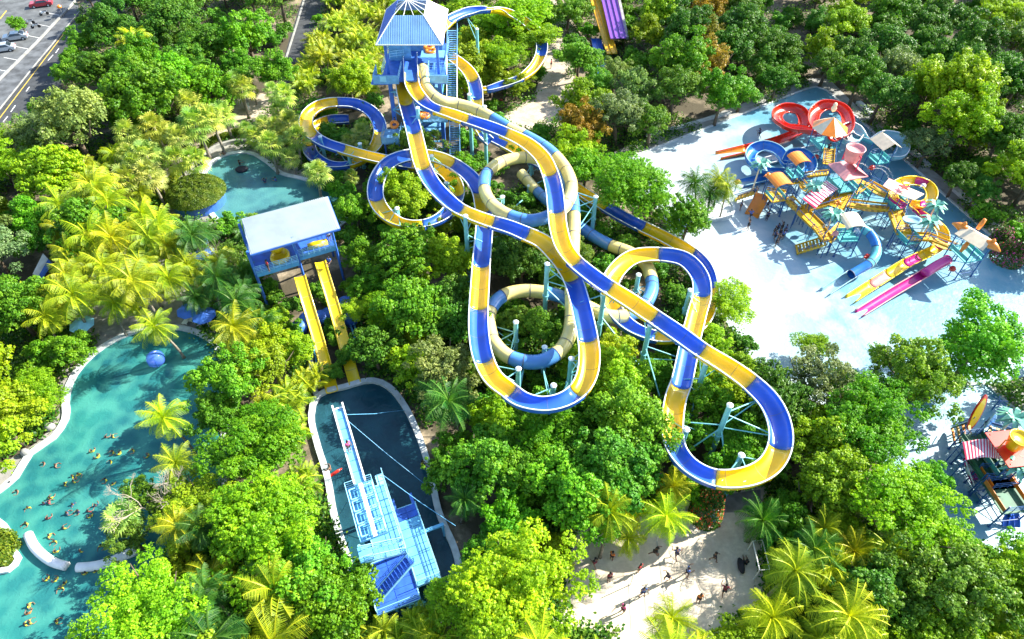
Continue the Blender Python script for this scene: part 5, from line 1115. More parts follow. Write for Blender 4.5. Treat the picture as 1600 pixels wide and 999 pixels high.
m = MB(); p = V(522, 740, .12); d = Vector((.75, .62, 0)).normalized(); m.tube([p-d*.9, p-d*.4, p+d*.4, p+d*.9], [.05, .16, .16, .05], 8); single('rescue_board', m, 'red', 'slim red board floating in the dark launch pool', 'board', smooth=True)
# ------------------------------------------------------------ pool furniture
# curved white seat walls in the turquoise pool
for pts, lb in ((((44, 835), (52, 852), (66, 867), (84, 879), (104, 885)), 'curved white seat wall between the swimmers, closer to the pool island'), (((121, 887), (145, 885), (170, 879), (195, 868), (214, 860)), 'curved white seat wall beneath the bare branched tree')):
    S_, _ = spline([V(a, b_, .35) for a, b_ in pts], .3); m = MB(); m.tube([q for q in S_], .42, 12); single('seat_wall', m, 'white', lb, 'seat wall', 'curved white walls standing in the pool', smooth=True)
isl = ccw(smooth_poly([(-60, 800), (-10, 815), (12, 838), (14, 862), (26, 876), (16, 888), (-20, 890), (-80, 900)]))
struct('pool_coping', band(outward(isl), .5, .35), 'coping'); b = MB(); b.prism([(p.x, p.y) for p in isl], 0, .25); struct('island_ground', b, 'vine')
# blue water ball
p = V(243, 561, 1.0)
def ballmat():
    m, nt, b_ = _new('clear_blue_plastic'); b_.inputs['Base Color'].default_value = (.10, .22, .85, 1); b_.inputs['Roughness'].default_value = .06; b_.inputs['Alpha'].default_value = .6; b_.inputs['Coat Weight'].default_value = .8; return m
M['ball'] = ballmat()
m = MB(); n = 24; m.lathe(p, [(.98*math.cos(R_(-85+170*k/14)), .98*math.sin(R_(-85+170*k/14))) for k in range(15)], n)
root = thing('water_ball', 'clear blue inflatable ball floating on the turquoise pool', 'water ball', (p.x, p.y, .05)); part('shell', m, 'ball', root, smooth=True)
m = MB()
for k in range(6): a = k*math.pi/3; m.tube([p+Vector((.99*math.cos(a)*math.cos(t), .99*math.sin(a)*math.cos(t), .99*math.sin(t))) for t in [R_(-80+20*j) for j in range(9)]], .02, 4)
part('seams', m, 'blue', root)
# round hedge planter
c = V(306, 330, 0)
root = thing('round_planter', 'large round planter with a clipped hedge and a blue painted wall', 'planter', (c.x, c.y+1.9, 0))
pc = Vector((c.x, c.y+1.9, 0)); Rp = 3.6
m = MB(); m.lathe(pc, [(Rp, 0), (Rp, 1.6), (Rp-.1, 1.62)], 36); part('wall', m, 'tblue', root)
m = MB(); m.lathe(pc, [(Rp+.12, 1.6), (Rp+.15, 2.05), (Rp-.35, 2.08), (Rp-.35, 1.7)], 36); part('rim', m, 'cyan', root)
def blob(name, c, R, h, N, ls, tint, parent=None, sy=1, mname='leaf', lumps=.12):
    """clipped hedge or bush: leaves over a low dome and down its sides"""
    th = rng.uniform(0, 2*math.pi, N); r = np.sqrt(rng.random(N)); z = h*(1-r**3.5)*.999
    wob = 1+lumps*np.sin(th*7+r*9)*np.cos(th*3-r*14)
    pos = np.column_stack([r*np.cos(th)*R, r*np.sin(th)*R*sy, z*wob+rng.normal(size=N)*.05])
    nrm = np.column_stack([np.cos(th)*r**3, np.sin(th)*r**3, np.full(N, .7)])+rng.normal(size=(N, 3))*.4
    me = leafmesh(name, pos, nrm, ls*rng.uniform(.7, 1.3, N), np.clip(.35+.3*rng.random(N)+.25*np.sin(th*9)*np.sin(r*13), 0, 1), mname)
    o = bpy.data.objects.new(name, me); COL.objects.link(o); o.color = (*tint, 1)
    if parent is not None: o.parent = parent; o.location = Vector(c)-parent.location
    else: o.location = c
    return o
blob('hedge', pc+Vector((0, 0, 1.8)), Rp*1.15, 1.5, 34000, .22, (.09, .15, .012), root)

# hedges along the lagoon seating wall and leafy cover on the pool island
def hedge_row(pts, label, w=.9, h=.9, n=9000, tint=(.10, .17, .012)):
    S_, _ = spline([V(a, b_, 0) for a, b_ in pts], .4); i = rng.integers(0, len(S_), n); P0 = np.array([(p.x, p.y, 0) for p in S_])[i]
    off = rng.uniform(-1, 1, (n, 2))*w; z = h*(1-np.abs(off[:, 0]/w)**2*.6)*(1+.2*np.sin(P0[:, 0]*2.1))
    pos = P0+np.column_stack([off, z*rng.uniform(.6, 1, n)]); nrm = np.column_stack([off*.6, np.full(n, .7)])+rng.normal(size=(n, 3))*.4
    me = leafmesh('hedge', pos, nrm, .26*rng.uniform(.7, 1.3, n), rng.random(n), 'leaf'); o = bpy.data.objects.new('hedge', me); COL.objects.link(o); o.color = (*tint, 1)
    o['label'] = label; o['category'] = 'hedge'; o['group'] = 'low hedges along the pools'
hedge_row([(305, 250), (325, 228), (360, 212), (395, 210), (425, 222)], 'curved green hedge behind the lagoon seating wall', .6, .8)
hedge_row([(255, 312), (270, 285), (290, 262)], 'bright low hedge between the fan palms and the round planter', .7, .9, 6000, (.13, .20, .012))
hedge_row([(-30, 855), (-5, 850), (8, 868)], 'low green planting on the white edged pool island', 1.2, .8, 7000)
# seating wall of the lagoon (dark stepped curve)
S_, _ = spline([V(a, b_, 0) for a, b_ in ((318, 258), (335, 236), (372, 224), (405, 228), (435, 247), (462, 268))], .5); struct('seating_wall', band(S_, .5, .55, closed=False), 'concrete')
# ------------------------------------------------------------ pool deck things
def umbrella(px, py, label, col='tblue', R=1.4, z=2.4):
    c = V(px, py, z); root = thing('beach_umbrella', label, 'umbrella', (c.x, c.y, 0), group='blue umbrellas by the turquoise pool')
    m = MB(); m.tube([(c.x, c.y, 0), (c.x, c.y, z+.3)], .035, 6); part('pole', m, 'white', root)
    m = MB(); n = 8; rim = [Vector((c.x+R*math.cos(k*math.pi/4), c.y+R*math.sin(k*math.pi/4), z-.15)) for k in range(n)]
    for k in range(n): m.slab([rim[k], rim[(k+1) % n], Vector((c.x, c.y, z+.45))], .03)
    part('shade', m, col, root)
umbrella(294, 484, 'dark blue umbrella over the white loungers by the palm'); umbrella(318, 492, 'dark blue umbrella next to the dark one over the loungers'); umbrella(127, 506, 'pale blue umbrella at the curve of the pool deck', 'cyan'); umbrella(318, 395, 'blue umbrella under the palms behind the shelter'); umbrella(308, 378, 'small blue umbrella among the palms near the hedge planter', 'cyan2')
def lounger(px, py, rz, label):
    c = V(px, py, 0); root = thing('sun_lounger', label, 'sun lounger', c, rz, 'white sun loungers by the turquoise pool')
    m = MB(); m.box((0, 0, .32), (.62, 1.3, .06)); m.box((0, .85, .48), (.62, .75, .06), mtx=Matrix.Rotation(.5, 3, 'X')); part('bed', m, 'white', root, local=True)
    for x in (-.26, .26):
        for y in (-.55, .5): m = MB(); m.box((x, y, .15), (.05, .05, .3)); part('leg', m, 'white', root, local=True)
for px, py, rz, lb in ((303, 499, -.3, 'white lounger closest to the palm trunk'), (293, 503, -.2, 'white lounger beside the first lounger under the dark umbrella'), (318, 508, -.5, 'white lounger at the pool curve by the second umbrella'), (134, 512, .6, 'white lounger by the pale blue umbrella'), (388, 172, .3, 'white lounger on the sandy path near the fan palms')): lounger(px, py, rz, lb)
# sign board at the edge of the palm grove
a, b_, c, d = V(51, 428, 2.2), V(67, 396, 2.4), V(82, 412, 1.6), V(66, 436, 1.3)
root = thing('sign_board', 'large tilted board, white above and blue below, among the trees beside the palm grove', 'sign', ((a.x+c.x)/2, (a.y+c.y)/2, 0))
m = MB(); m.slab([a, b_, lerp(b_, c, .55), lerp(a, d, .55)], .08); part('white_panel', m, 'white', root)
m = MB(); m.slab([lerp(a, d, .56), lerp(b_, c, .56), c, d], .08); part('blue_panel', m, 'tblue', root)
for q in (a, b_, c, d): m = MB(); m.tube([(q.x, q.y, 0), (q.x, q.y, q.z-.05)], .07, 6); part('post', m, 'concrete', root)
# tall green lamp post by the road side trees
p, q = V(240, 232, 0), V(215, 188, 7.5)
root = thing('lamp_post', 'slim teal lamp post leaning out of the trees behind the fan palms', 'lamp post', (p.x, p.y, 0)); m = MB(); m.tube([(p.x, p.y, 0), (p.x, p.y, 8.2)], [.13, .08], 8); part('pole', m, 'teal', root); m = MB(); m.beam((p.x, p.y, 8.2), (p.x-.9, p.y+.2, 8.35), .2, .12); part('lamp_head', m, 'tealw', root)
# ------------------------------------------------------------ football goal on the sand
g0, g1 = V(1168, 860, 0), V(1178, 905, 0); root = thing('football_goal', 'white tubular goal at the palm side of the sand court', 'goal', g0); up = Vector((0, 0, 1.9)); bk = Vector((.9, .1, 0))
m = MB(); m.tube([g0, g0+up], .06, 6); m.tube([g1, g1+up], .06, 6); m.tube([g0+up, g1+up], .06, 6); part('goal_frame', m, 'white', root)
m = MB()
for g in (g0, g1): m.tube([g+up, g+bk+up*.98, g+bk*1.4], .035, 5)
m.tube([g0+bk*1.4, g1+bk*1.4], .035, 5); m.tube([g0+bk+up*.98, g1+bk+up*.98], .035, 5); part('back_frame', m, 'white', root)
p = V(1158, 884, .3); m = MB()
m.lathe(p, [(.55, -.28), (.7, 0), (.5, .3), (.1, .42)], 12, sx=.45, sy=1.1); single('equipment_bag', m, 'black', 'long dark bag lying on the sand beside the white goal', 'bag', smooth=True)
p = V(1124, 822, .12); m = MB(); m.lathe(p, [(.02, -.12), (.1, -.07), (.13, 0), (.1, .07), (.02, .12)], 12); single('ball', m, 'red', 'small red ball on the shaded corner of the sand court', 'ball', smooth=True)
for px, py, lb in ((985, 914, 'thin pale court post closest to the trees'), (1007, 926, 'thin pale court post beside the person in blue'), (1026, 846, 'thin pale court post at the palm end of the long cord')):
    p = V(px, py, 0); m = MB(); m.tube([p, p+Vector((0, 0, 2.1))], .045, 6); single('court_post', m, 'white', lb, 'post', 'thin posts on the sand court')
p = V(1116, 808, 0); root = thing('round_water_barrel', 'white-blue round barrel beside the orange flowering tree', 'barrel', p); m = MB(); m.lathe(p, [(.6, 0), (.68, .5), (.6, 1.1), (.5, 1.15)], 18); part('drum', m, 'cyan', root, smooth=True); m = MB(); m.lathe(p+Vector((0, 0, 1.15)), [(.52, 0), (.5, .05), (.1, .07)], 18); part('lid', m, 'tealw', root)
# ------------------------------------------------------------ cars
def car(px, py, rz, paint, label, sc=1.0):
    c = V(px, py, 0); root = thing('parked_car', label, 'car', c, rz, 'cars parked near the road'); L, W, H = 4.4, 1.75, 1.45
    prof = [(-2.2, .35), (-2.2, .8), (-1.95, .95), (-1.2, 1.0), (-.55, 1.42), (.95, 1.45), (1.75, 1.0), (2.15, .9), (2.2, .35)]
    def loft(pf, w0, w1, zc):
        m = MB(); n = len(pf); vs = []
        for y, s in ((-W/2*w0, 1), (-W/2*w1, .985), (W/2*w1, .985), (W/2*w0, 1)): pass
        rows = [(-W/2, 0), (W/2, 0)]
        for y in (-1, 1):
            for x, z in pf: tw_ = (1-.22*max(0, (z-.95)/.5)); vs.append((x, y*W/2*tw_, z))
        m.add(vs, [tuple(range(n))[::-1], tuple(range(n, 2*n))]+[(i, (i+1) % n, n+(i+1) % n, n+i) for i in range(n)]); return m
    part('car_body', loft(prof, 1, 1, 1), paint, root, local=True)
    gl = MB()
    gl.slab([(-1.16, -.72, 1.05), (-1.16, .72, 1.05), (-.6, .64, 1.425), (-.6, -.64, 1.425)], .01); gl.slab([(1.02, -.63, 1.44), (1.02, .63, 1.44), (1.68, .74, 1.05), (1.68, -.74, 1.05)], .01); 
    for s in (-1, 1): gl.add([(-.95, s*.885, 1.0), (1.45, s*.885, 1.0), (.95, s*.74, 1.38), (-.5, s*.74, 1.38)], [(0, 1, 2, 3)])
    part('windows', gl, 'glass', root, local=True)
    for x in (-1.35, 1.35):
        for y in (-.8, .8):
            m = MB(); m.tube([(x, y-.1, .32), (x, y+.1, .32)], .33, 16); w_ = part('wheel', m, 'tyre', root, local=True)
            m = MB(); s = .115 if y > 0 else -.115; m.tube([(x, y, .32), (x, y+s, .32)], .18, 10); part('rim', m, 'silver', w_, local=True)
    for y in (-.6, .6): m = MB(); m.box((-2.19, y, .72), (.06, .35, .14)); part('headlight', m, 'white', root, local=True)
    for y in (-.6, .6): m = MB(); m.box((2.18, y, .8), (.06, .3, .14)); part('tail_light', m, 'red', root, local=True)
for a in ((26, 62, .35, 'silver', 'silver car parked under the small round tree'), (66, 10, .35, 'maroon', 'dark red car parked at the far end of the car park'), (6, 80, .35, 'silver', 'grey car parked beside the silver one at the photo edge'), (8, 243, .5, 'maroon', 'red car glimpsed on the road beside the bare tree'), (902, 8, 1.2, 'silver', 'pale vehicle on the sandy walkway behind the trees')): car(*a)
def motorbike(px, py, rz, label):
    c = V(px, py, 0); root = thing('motorbike', label, 'motorbike', c, rz, 'motorbikes parked by the small round tree')
    for x in (-.6, .6): m = MB(); m.tube([(x, -.05, .3), (x, .05, .3)], .3, 12); part('wheel', m, 'tyre', root, local=True)
    m = MB(); m.tube([(-.6, 0, .35), (-.2, 0, .65), (.3, 0, .7), (.7, 0, .75)], [.06, .16, .14, .05], 8); m.tube([(-.55, 0, .4), (-.42, 0, 1.0)], .04, 6); m.tube([(-.42, -.3, 1.02), (-.42, .3, 1.02)], .025, 6); part('frame', m, 'silver', root, local=True)
    m = MB(); m.box((.25, 0, .82), (.65, .24, .1)); part('seat', m, 'black', root, local=True)
for px, py, rz, lb in ((48, 38, .4, 'white motorbike closest to the small round tree'), (57, 44, .4, 'dark motorbike nearest the kerb past the small tree'), (70, 24, .5, 'motorbike parked behind the dark red car')): motorbike(px, py, rz, lb)
p = V(93, 12, 2.0); m = MB(); m.tube([(p.x, p.y, 0), (p.x, p.y, 2)], .04, 6); m.lathe(p, [(.02, -.03), (.42, 0), (.45, .25), (.3, .45), (.02, .5)], 12, 1); single('gate_booth_sign', m, ['concrete', 'orange'], 'round orange marker on a post at the end of the pavement', 'marker')
m = MB()
for k in range(7): q = V(838+6.3*k, 44+k*.6, 0); m.tube([q, q+Vector((0, 0, 1.3))], .06, 5)
single('wooden_fence', m, 'barkp', 'brown wooden fence across the sandy walkway', 'fence') if False else None
fr = thing('wooden_fence', 'brown wooden rail fence across the sandy walkway', 'fence', V(862, 60, 0))
for k in range(6): q = V(850+7*k, 57, 0); m = MB(); m.tube([q, q+Vector((0, 0, 1.2))], .07, 6); part('fence_post', m, 'barkp', fr)
m = MB()
for z in (.5, 1.05): m.tube([V(850, 57, 0)+Vector((0, 0, z)), V(885, 57, 0)+Vector((0, 0, z))], .05, 6)
part('fence_rail', m, 'barkp', fr)
# ------------------------------------------------------------ purple racing slide and its splash lanes
rs = thing('racing_slide', 'wide purple and yellow racing slide coming down through the trees', 'water slide', V(955, 30, 0))
def lane(a, b_, w, mt, lanes, nm):
    p, q = V(*a), V(*b_); d = (q-p).normalized(); s = Vector((d.y, -d.x, 0)).normalized()
    for k in range(lanes):
        m = MB(); o = s*(k-(lanes-1)/2)*w; n = 9; prof = [(-w/2, .25), (-w/2+.06, .25), (-w/2+.1, 0), (w/2-.1, 0), (w/2-.06, .25), (w/2, .25), (w/2, -.1), (-w/2, -.1)]
        vs = [x+o+s*a_+Vector((0, 0, z_)) for x in (p, q) for a_, z_ in prof]; m.add(vs, [(i, (i+1) % 8, 8+(i+1) % 8, 8+i) for i in range(8)]+[tuple(range(8))[::-1], tuple(range(8, 16))]); part(nm, m, mt, rs)
lane((930, -90, 9.0), (966, 60, 3.2), 1.0, 'purple', 3, 'purple_lane'); lane((908, -70, 8.0), (956, 84, 1.6), 1.0, 'pyellow', 2, 'yellow_lane'); lane((931, 60, 1.4), (943, 122, .5), .95, 'blue', 2, 'blue_lane')
m = MB(); m.beam(V(948, -90, 8.6), V(980, 60, 3.0), .5, .5); part('side_beam', m, 'concrete', rs)
for a in ((940, -20, 5.8), (958, 30, 4.0)): q = V(*a); m = MB(); m.tube([(q.x, q.y, 0), (q.x, q.y, q.z)], .2, 8); part('support_post', m, 'teal', rs)
# ------------------------------------------------------------ bare branching trees
def bare_tree(px, py, h, R, label, seed, col='bare'):
    c = V(px, py, h*.7); rd = random.Random(seed); root = thing('bare_tree', label, 'tree', (c.x, c.y, 0)); b_ = MB()
    def grow(p, d, L, r, dep):
        q = p+d*L; b_.tube([p, (p+q)/2+Vector((rd.uniform(-.1, .1), rd.uniform(-.1, .1), 0))*L, q], [r, r*.85, r*.65], 5 if dep < 3 else 4)
        if dep == 0: return
        for _ in range(3 if dep > 1 else 4):
            nd = (d+Vector((rd.uniform(-.9, .9), rd.uniform(-.9, .9), rd.uniform(-.15, .5)))).normalized(); grow(q, nd, L*rd.uniform(.62, .85), r*.58, dep-1)
    grow(Vector((c.x, c.y, 0)), Vector((rd.uniform(-.2, .2), rd.uniform(-.2, .2), 1)).normalized(), h*.34, .16*R/3, 5); part('branches', b_, col, root); return root
bt = bare_tree(240, 775, 6.5, 3.4, 'bare white branched tree spreading over the turquoise pool edge', 4)
bare_tree(25, 205, 6, 3, 'pale leafless tree at the edge of the road', 9); bare_tree(700, 600, 5, 2.6, 'leafless brown twiggy tree between the launch pool and the hanging loop', 12); bare_tree(330, 385, 5, 2.2, 'thin bare tree among the palms behind the launch shelter', 15); bare_tree(560, 810, 3, 1.5, 'small bare tree by the jump platform wall', 18) if False else None
# boulders and logs along the pool edges
for i, (px, py, s) in enumerate(((78, 668, .5), (40, 708, .45), (880, 800, .6), (870, 640, .6))):
    p = V(px, py, .2); rd = random.Random(i); m = MB(); m.lathe((p.x, p.y, 0), [(s*.8, -.1), (s*rd.uniform(.85, 1), .3), (s*.7, .6), (s*.2, .75)], 9, sx=rd.uniform(.8, 1.3)); o = single('boulder', m, 'concrete', 'x', 'rock', 'grey boulders by the pool edges', smooth=True); LABQ.append((o, 'grey boulder', px, py))
# flowering bushes
def bush(px, py, R, h, tint, label, n=2500, mn='leaf'):
    c = V(px, py, h*.5); root = thing('flowering_bush', label, 'bush', (c.x, c.y, 0)); o = blob('leaves', (c.x, c.y, 0), R, h, n, .24, (.05, .13, .015), root, lumps=.3); o2 = blob('flowers', (c.x, c.y, .08), R, h, n//5, .2, tint, root, lumps=.3); o2.name = 'blossom'; return root
bush(1108, 790, 1.6, 4.0, (.75, .16, .05), 'bush with orange-red flowers beside the round barrel', 3500)
bush(1578, 395, 2.0, 2.4, (.65, .05, .25), 'magenta flowering bush below the beaked head tower', 3500); bush(1566, 372, 1.5, 2.2, (.55, .05, .30), 'pink flowering bush behind the beaked head tower')
def make_tree(name, R, Hc, h, K, nleaf, ls, seed, mname='leaf', **kw):
    root = bpy.data.objects.new(name, None); root.empty_display_size = .4
    tm = trunk_mb(h, R, .06*R, seed).mesh('trunk', 'bark', True); cm = crown_mesh('crown', R, Hc, K, nleaf, ls, mname, **kw)
    return (name, tm, cm, h, R, Hc)
protos = {'b': [], 'f': [], 'o': [], 's': []}
for k in range(7): protos['b'].append(make_tree('broadleaf_tree', 4.2, 3.6+.6*(k % 3), 6.6, 72, 27000, .235, k, rc=(.09, .23), up=.3))
for k in range(4): protos['f'].append(make_tree('feathery_tree', 4.6, 2.8, 6.8, 70, 36000, .18, 20+k, 'fine', rc=(.11, .23), flat=.6, up=.45))
for k in range(3): protos['o'].append(make_tree('open_crowned_tree', 4.6, 3.4, 6.8, 56, 17000, .23, 40+k, rc=(.09, .20), up=.3))
for k in range(4): protos['s'].append(make_tree('leafy_shrub', 1.8, 1.5, 1.6, 14, 5200, .23, 60+k, up=.35))
def frond_arrays(n, L, W, pairs, e0, e1, droop, lw, seed, stemr=0.0, base=(0, 0, 0), twist=.0):
    """pinnate fronds: returns vertex array and tone"""
    rd = np.random.default_rng(seed); V_ = []; T_ = []
    wind = rd.uniform(0, 6.28)
    for k in range(n):
        az = k*2.39996+rd.uniform(-.3, .3); az += .28*math.sin(wind-az); el = e0+(e1-e0)*(k/(n-1))+rd.uniform(-.16, .16); dk = rd.uniform(.75, 1.35)
        Lk = L*rd.uniform(.85, 1.1); pts = []; p = np.array(base, float); ang = el; seg = 9; tonek = rd.uniform(.25, .75)*(1 if k < n*.85 else .6)+(.3 if k > n*.9 else 0)
        for s in range(seg+1):
            pts.append(p.copy()); d = np.array([math.cos(az)*math.cos(ang), math.sin(az)*math.cos(ang), math.sin(ang)])
            p = p+d*Lk/seg; ang -= dk*droop/seg*(.5+1.0*s/seg)
        pts = np.array(pts); side = np.array([-math.sin(az), math.cos(az), 0.])
        for s in range(seg):   # rachis
            a, c = pts[s], pts[s+1]; w0 = .06*(1-s/seg)+.015
            V_.append([a-side*w0, a+side*w0, c+side*w0*.9, c-side*w0*.9]); T_.append(.85)
        for j in range(pairs):
            t = .12+.88*j/pairs; x = t*seg; i = min(int(x), seg-1); f = x-i; q = pts[i]*(1-f)+pts[i+1]*f
            tg = pts[i+1]-pts[i]; tg /= np.linalg.norm(tg); upv = np.cross(tg, side); upv *= np.sign(upv[2]+1e-6)
            ll = W*math.sin(math.pi*min(.97, t*.86+.12))**.7*rd.uniform(.85, 1.1)
            for sg in (-1, 1):
                dirn = side*sg*.86+tg*.45-upv*(.25+rd.uniform(0, .3)); dirn /= np.linalg.norm(dirn)
                if rd.random() < .07: continue
                e = q+dirn*ll-np.array([0, 0, ll*rd.uniform(.2, .5)]); wv = tg*lw
                V_.append([q-wv*.6, q+wv*.6, e+wv*.15, e-wv*.15]); T_.append(np.clip(tonek+rd.uniform(-.12, .12), 0, 1))
    return V_, T_
def quadmesh(name, V_, T_, mname):
    v = np.array(V_).reshape(-1, 3); N = len(V_)
    return rawmesh(name, v, np.arange(N*4), 4, np.repeat(np.array(T_), 4), mname)
def fan_arrays(n, L, seed, blades=15, base=(0, 0, 0), R=1.15, e0=1.35, e1=-.7):
    rd = np.random.default_rng(seed); V_ = []; T_ = []
    for k in range(n):
        az = k*2.39996+rd.uniform(-.1, .1); el = e0+(e1-e0)*(k/(n-1))+rd.uniform(-.1, .1)
        d = np.array([math.cos(az)*math.cos(el), math.sin(az)*math.cos(el), math.sin(el)]); side = np.array([-math.sin(az), math.cos(az), 0]); nn = np.cross(side, d)*-1
        if nn[2] < 0: nn = -nn
        b0 = np.array(base, float); c = b0+d*L*rd.uniform(.75, 1.05)-np.array([0, 0, .15*L*(1-el)])
        V_.append([b0-side*.03, b0+side*.03, c+side*.03, c-side*.03]); T_.append(.8)
        tk = rd.uniform(.15, .95); dn = d.copy()
        for j in range(blades):
            a = (j/(blades-1)-.5)*R_(215); q = dn*math.cos(a)+side*math.sin(a); l = R*(.8+.2*math.cos(a))*rd.uniform(.9, 1.05)
            m = c+q*l*.6+nn*.05*(j % 2); e = c+q*l-np.array([0, 0, .28*l]); wv = np.cross(q, nn)*.07*R
            V_.append([c-wv*.3, c+wv*.3, m+wv, m-wv]); T_.append(np.clip(tk+rd.uniform(-.1, .1), 0, 1))
            V_.append([m-wv, m+wv, e+wv*.12, e-wv*.12]); T_.append(np.clip(tk+.1+rd.uniform(-.1, .1), 0, 1))
    return V_, T_
def palm_trunk(h, r, lean, seed):
    b = MB(); n = 9; b.tube([(lean*(k/n)**1.7, 0, h*k/n-.05) for k in range(n+1)], [r*(1.5 if k == 0 else 1.05-.3*k/n+(.05 if k % 2 else 0)) for k in range(n+1)], 8)
    return b.mesh('trunk', 'barkp', True)
palms = {'P': [], 'N': [], 'A': []}
for k in range(4):
    h = (6.2, 7.2, 5.4, 6.6)[k]; ln = (.8, 1.4, .4, 1.0)[k]
    v, t = frond_arrays(32, 3.3, .85, 26, 1.4, -.75, 1.3+.12*k, .055, 100+k, base=(ln, 0, h))
    cm = quadmesh('crown', v, t, 'frond')
    cb = MB(); rd = random.Random(k)
    for j in range(7): cb.lathe((ln+math.cos(j*.9)*.3, math.sin(j*.9)*.3, h-.35-rd.uniform(0, .12)), [(.02, -.14), (.11, -.05), (.11, .06), (.02, .13)], 6)
    palms['P'].append(('coconut_palm', palm_trunk(h, .17, ln, k), cm, h, 3.8, cb.mesh('coconuts', 'vine', True)))
for k in range(3):
    h = (5.0, 4.2, 5.8)[k]; v, t = fan_arrays(26, 1.3, 130+k, blades=12, base=(.3, 0, h)); palms['N'].append(('fan_palm', palm_trunk(h, .2, .3, 9+k), quadmesh('crown', v, t, 'frond'), h, 2.4, None))
for k in range(3):
    V_ = []; T_ = []; tb = MB(); rd = random.Random(50+k)
    for j in range(6):
        a = j*1.05+rd.uniform(-.2, .2); x, y = math.cos(a)*.55, math.sin(a)*.55; hh = rd.uniform(2.0, 3.4); bx, by = x*2.1, y*2.1
        tb.tube([(x*.5, y*.5, -.05), (x*1.2, y*1.2, hh*.5), (bx, by, hh)], [.08, .06, .05], 6)
        v, t = frond_arrays(9, 2.3, .62, 18, 1.35, .05, 1.35, .075, 200+k*10+j, base=(bx, by, hh)); V_ += v; T_ += t
    palms['A'].append(('areca_palm', tb.mesh('trunk', 'barkp', True), quadmesh('crown', V_, T_, 'frond'), 3.6, 2.4, None))
TINT = {  # leaf colours
 'B': (.082, .270, .010), 'Y': (.190, .330, .008), 'D': (.050, .170, .012), 'O': (.125, .205, .055), 'F': (.085, .300, .012), 'G': (.170, .340, .010),
 'R': (.22, .20, .015), 'P': (.225, .330, .010), 'Q': (.030, .145, .014), 'N': (.190, .300, .050), 'A': (.215, .320, .012), 'C': (.090, .210, .016), 'E': (.066, .232, .012)}
KIND = {'B': 'b', 'Y': 'b', 'D': 'b', 'O': 'o', 'F': 'f', 'G': 'f', 'R': 'o', 'E': 'b', 'C': 'o'}
NAME = {'B': 'bright green broadleaf tree', 'Y': 'yellow-green broadleaf tree', 'D': 'dark green broadleaf tree', 'O': 'greyish olive tree', 'F': 'fresh green feathery tree', 'G': 'lime feathery tree',
 'R': 'orange-tinted loose tree', 'P': 'yellowish coconut palm', 'Q': 'deep green coconut palm', 'N': 'pale fan palm', 'A': 'yellow-green areca palm', 'E': 'mid green broadleaf tree', 'C': 'thin-leaved green tree'}
CAT = {'P': 'palm', 'Q': 'palm', 'N': 'palm', 'A': 'palm'}
GRP = {'B': 'bright green broadleaf trees', 'Y': 'yellow-green broadleaf trees', 'D': 'dark green broadleaf trees', 'O': 'olive trees with loose crowns', 'F': 'fresh green feathery trees', 'G': 'lime feathery trees', 'R': 'orange-tinted trees', 'P': 'yellowish coconut palms', 'Q': 'deep green coconut palms', 'N': 'pale fan palms', 'A': 'areca palms', 'E': 'mid green broadleaf trees', 'C': 'thin-leaved green trees'}
rt = random.Random(5)
def occ(x, y, z, r):
    """share of crown disc over protected points that lie behind it"""
    px, py, dep = PX((x, y, z)); rp = r*FPX/dep
    for a, b_, d, tol in PROTECT_A[(np.abs(PROTECT_A[:, 0]-px) < rp) & (np.abs(PROTECT_A[:, 1]-py) < rp)]:
        if (d > dep-.5 and (a-px)**2+(b_-py)**2 < (rp*tol)**2) or (tol > .82 and d > dep-r*.95 and (a-px)**2+(b_-py)**2 < (rp*.72)**2): return True
    return False
TREES = []
def plant(k, x, y, sc, rz=None, pix=None):
    """one tree or palm with its parts"""
    rz = rt.uniform(0, 6.28) if rz is None else rz
    if k == 'S': pr = rt.choice(protos['s']); nm = 'leafy_shrub'
    elif k in 'PQ': pr = rt.choice(palms['P']); nm = 'coconut_palm'
    elif k in 'NA': pr = rt.choice(palms[k]); nm = pr[0]
    else: pr = rt.choice(protos[KIND[k]]); nm = pr[0]
    if pix is not None:
        if k in 'PQNA':
            ln = {'P': .9, 'Q': .9, 'N': .3, 'A': 0}[k]*sc; q = V(pix[0], pix[1], pr[3]*sc); x, y = q.x-ln*math.cos(rz), q.y-ln*math.sin(rz)
    root = thing(nm, 'x', 'tree', (x, y, 0), rz)
    sz = sc*rt.uniform(.92, 1.08); root.scale = (sc, sc, sz)
    t = bpy.data.objects.new('trunk', pr[1]); COL.objects.link(t); t.parent = root
    c = bpy.data.objects.new('crown', pr[2]); COL.objects.link(c); c.parent = root
    if k not in 'PQNA': c.location = (0, 0, pr[3]*.72)
    tint = TINT['E' if k == 'S' else k]; j = rt.uniform(.8, 1.22)
    c.color = (min(1, tint[0]*j*rt.uniform(.82, 1.2)), min(1, tint[1]*j*rt.uniform(.94, 1.06)), tint[2]*j*rt.uniform(.7, 1.4), 1)
    if len(pr) > 5 and k in 'PQ' and pr[5]:
        n = bpy.data.objects.new('coconuts', pr[5]); COL.objects.link(n); n.parent = root
    nm2 = 'low leafy shrub' if k == 'S' else NAME[k]
    q = PX((x, y, pr[3]*sc*.9)); LABQ.append((root, nm2, q[0], q[1]))
    root['category'] = 'shrub' if k == 'S' else CAT.get(k, 'tree'); root['group'] = 'low shrubs' if k == 'S' else GRP[k]
    TREES.append((x, y, (3.0 if k in 'PQ' else pr[4])*sc, k)); return root
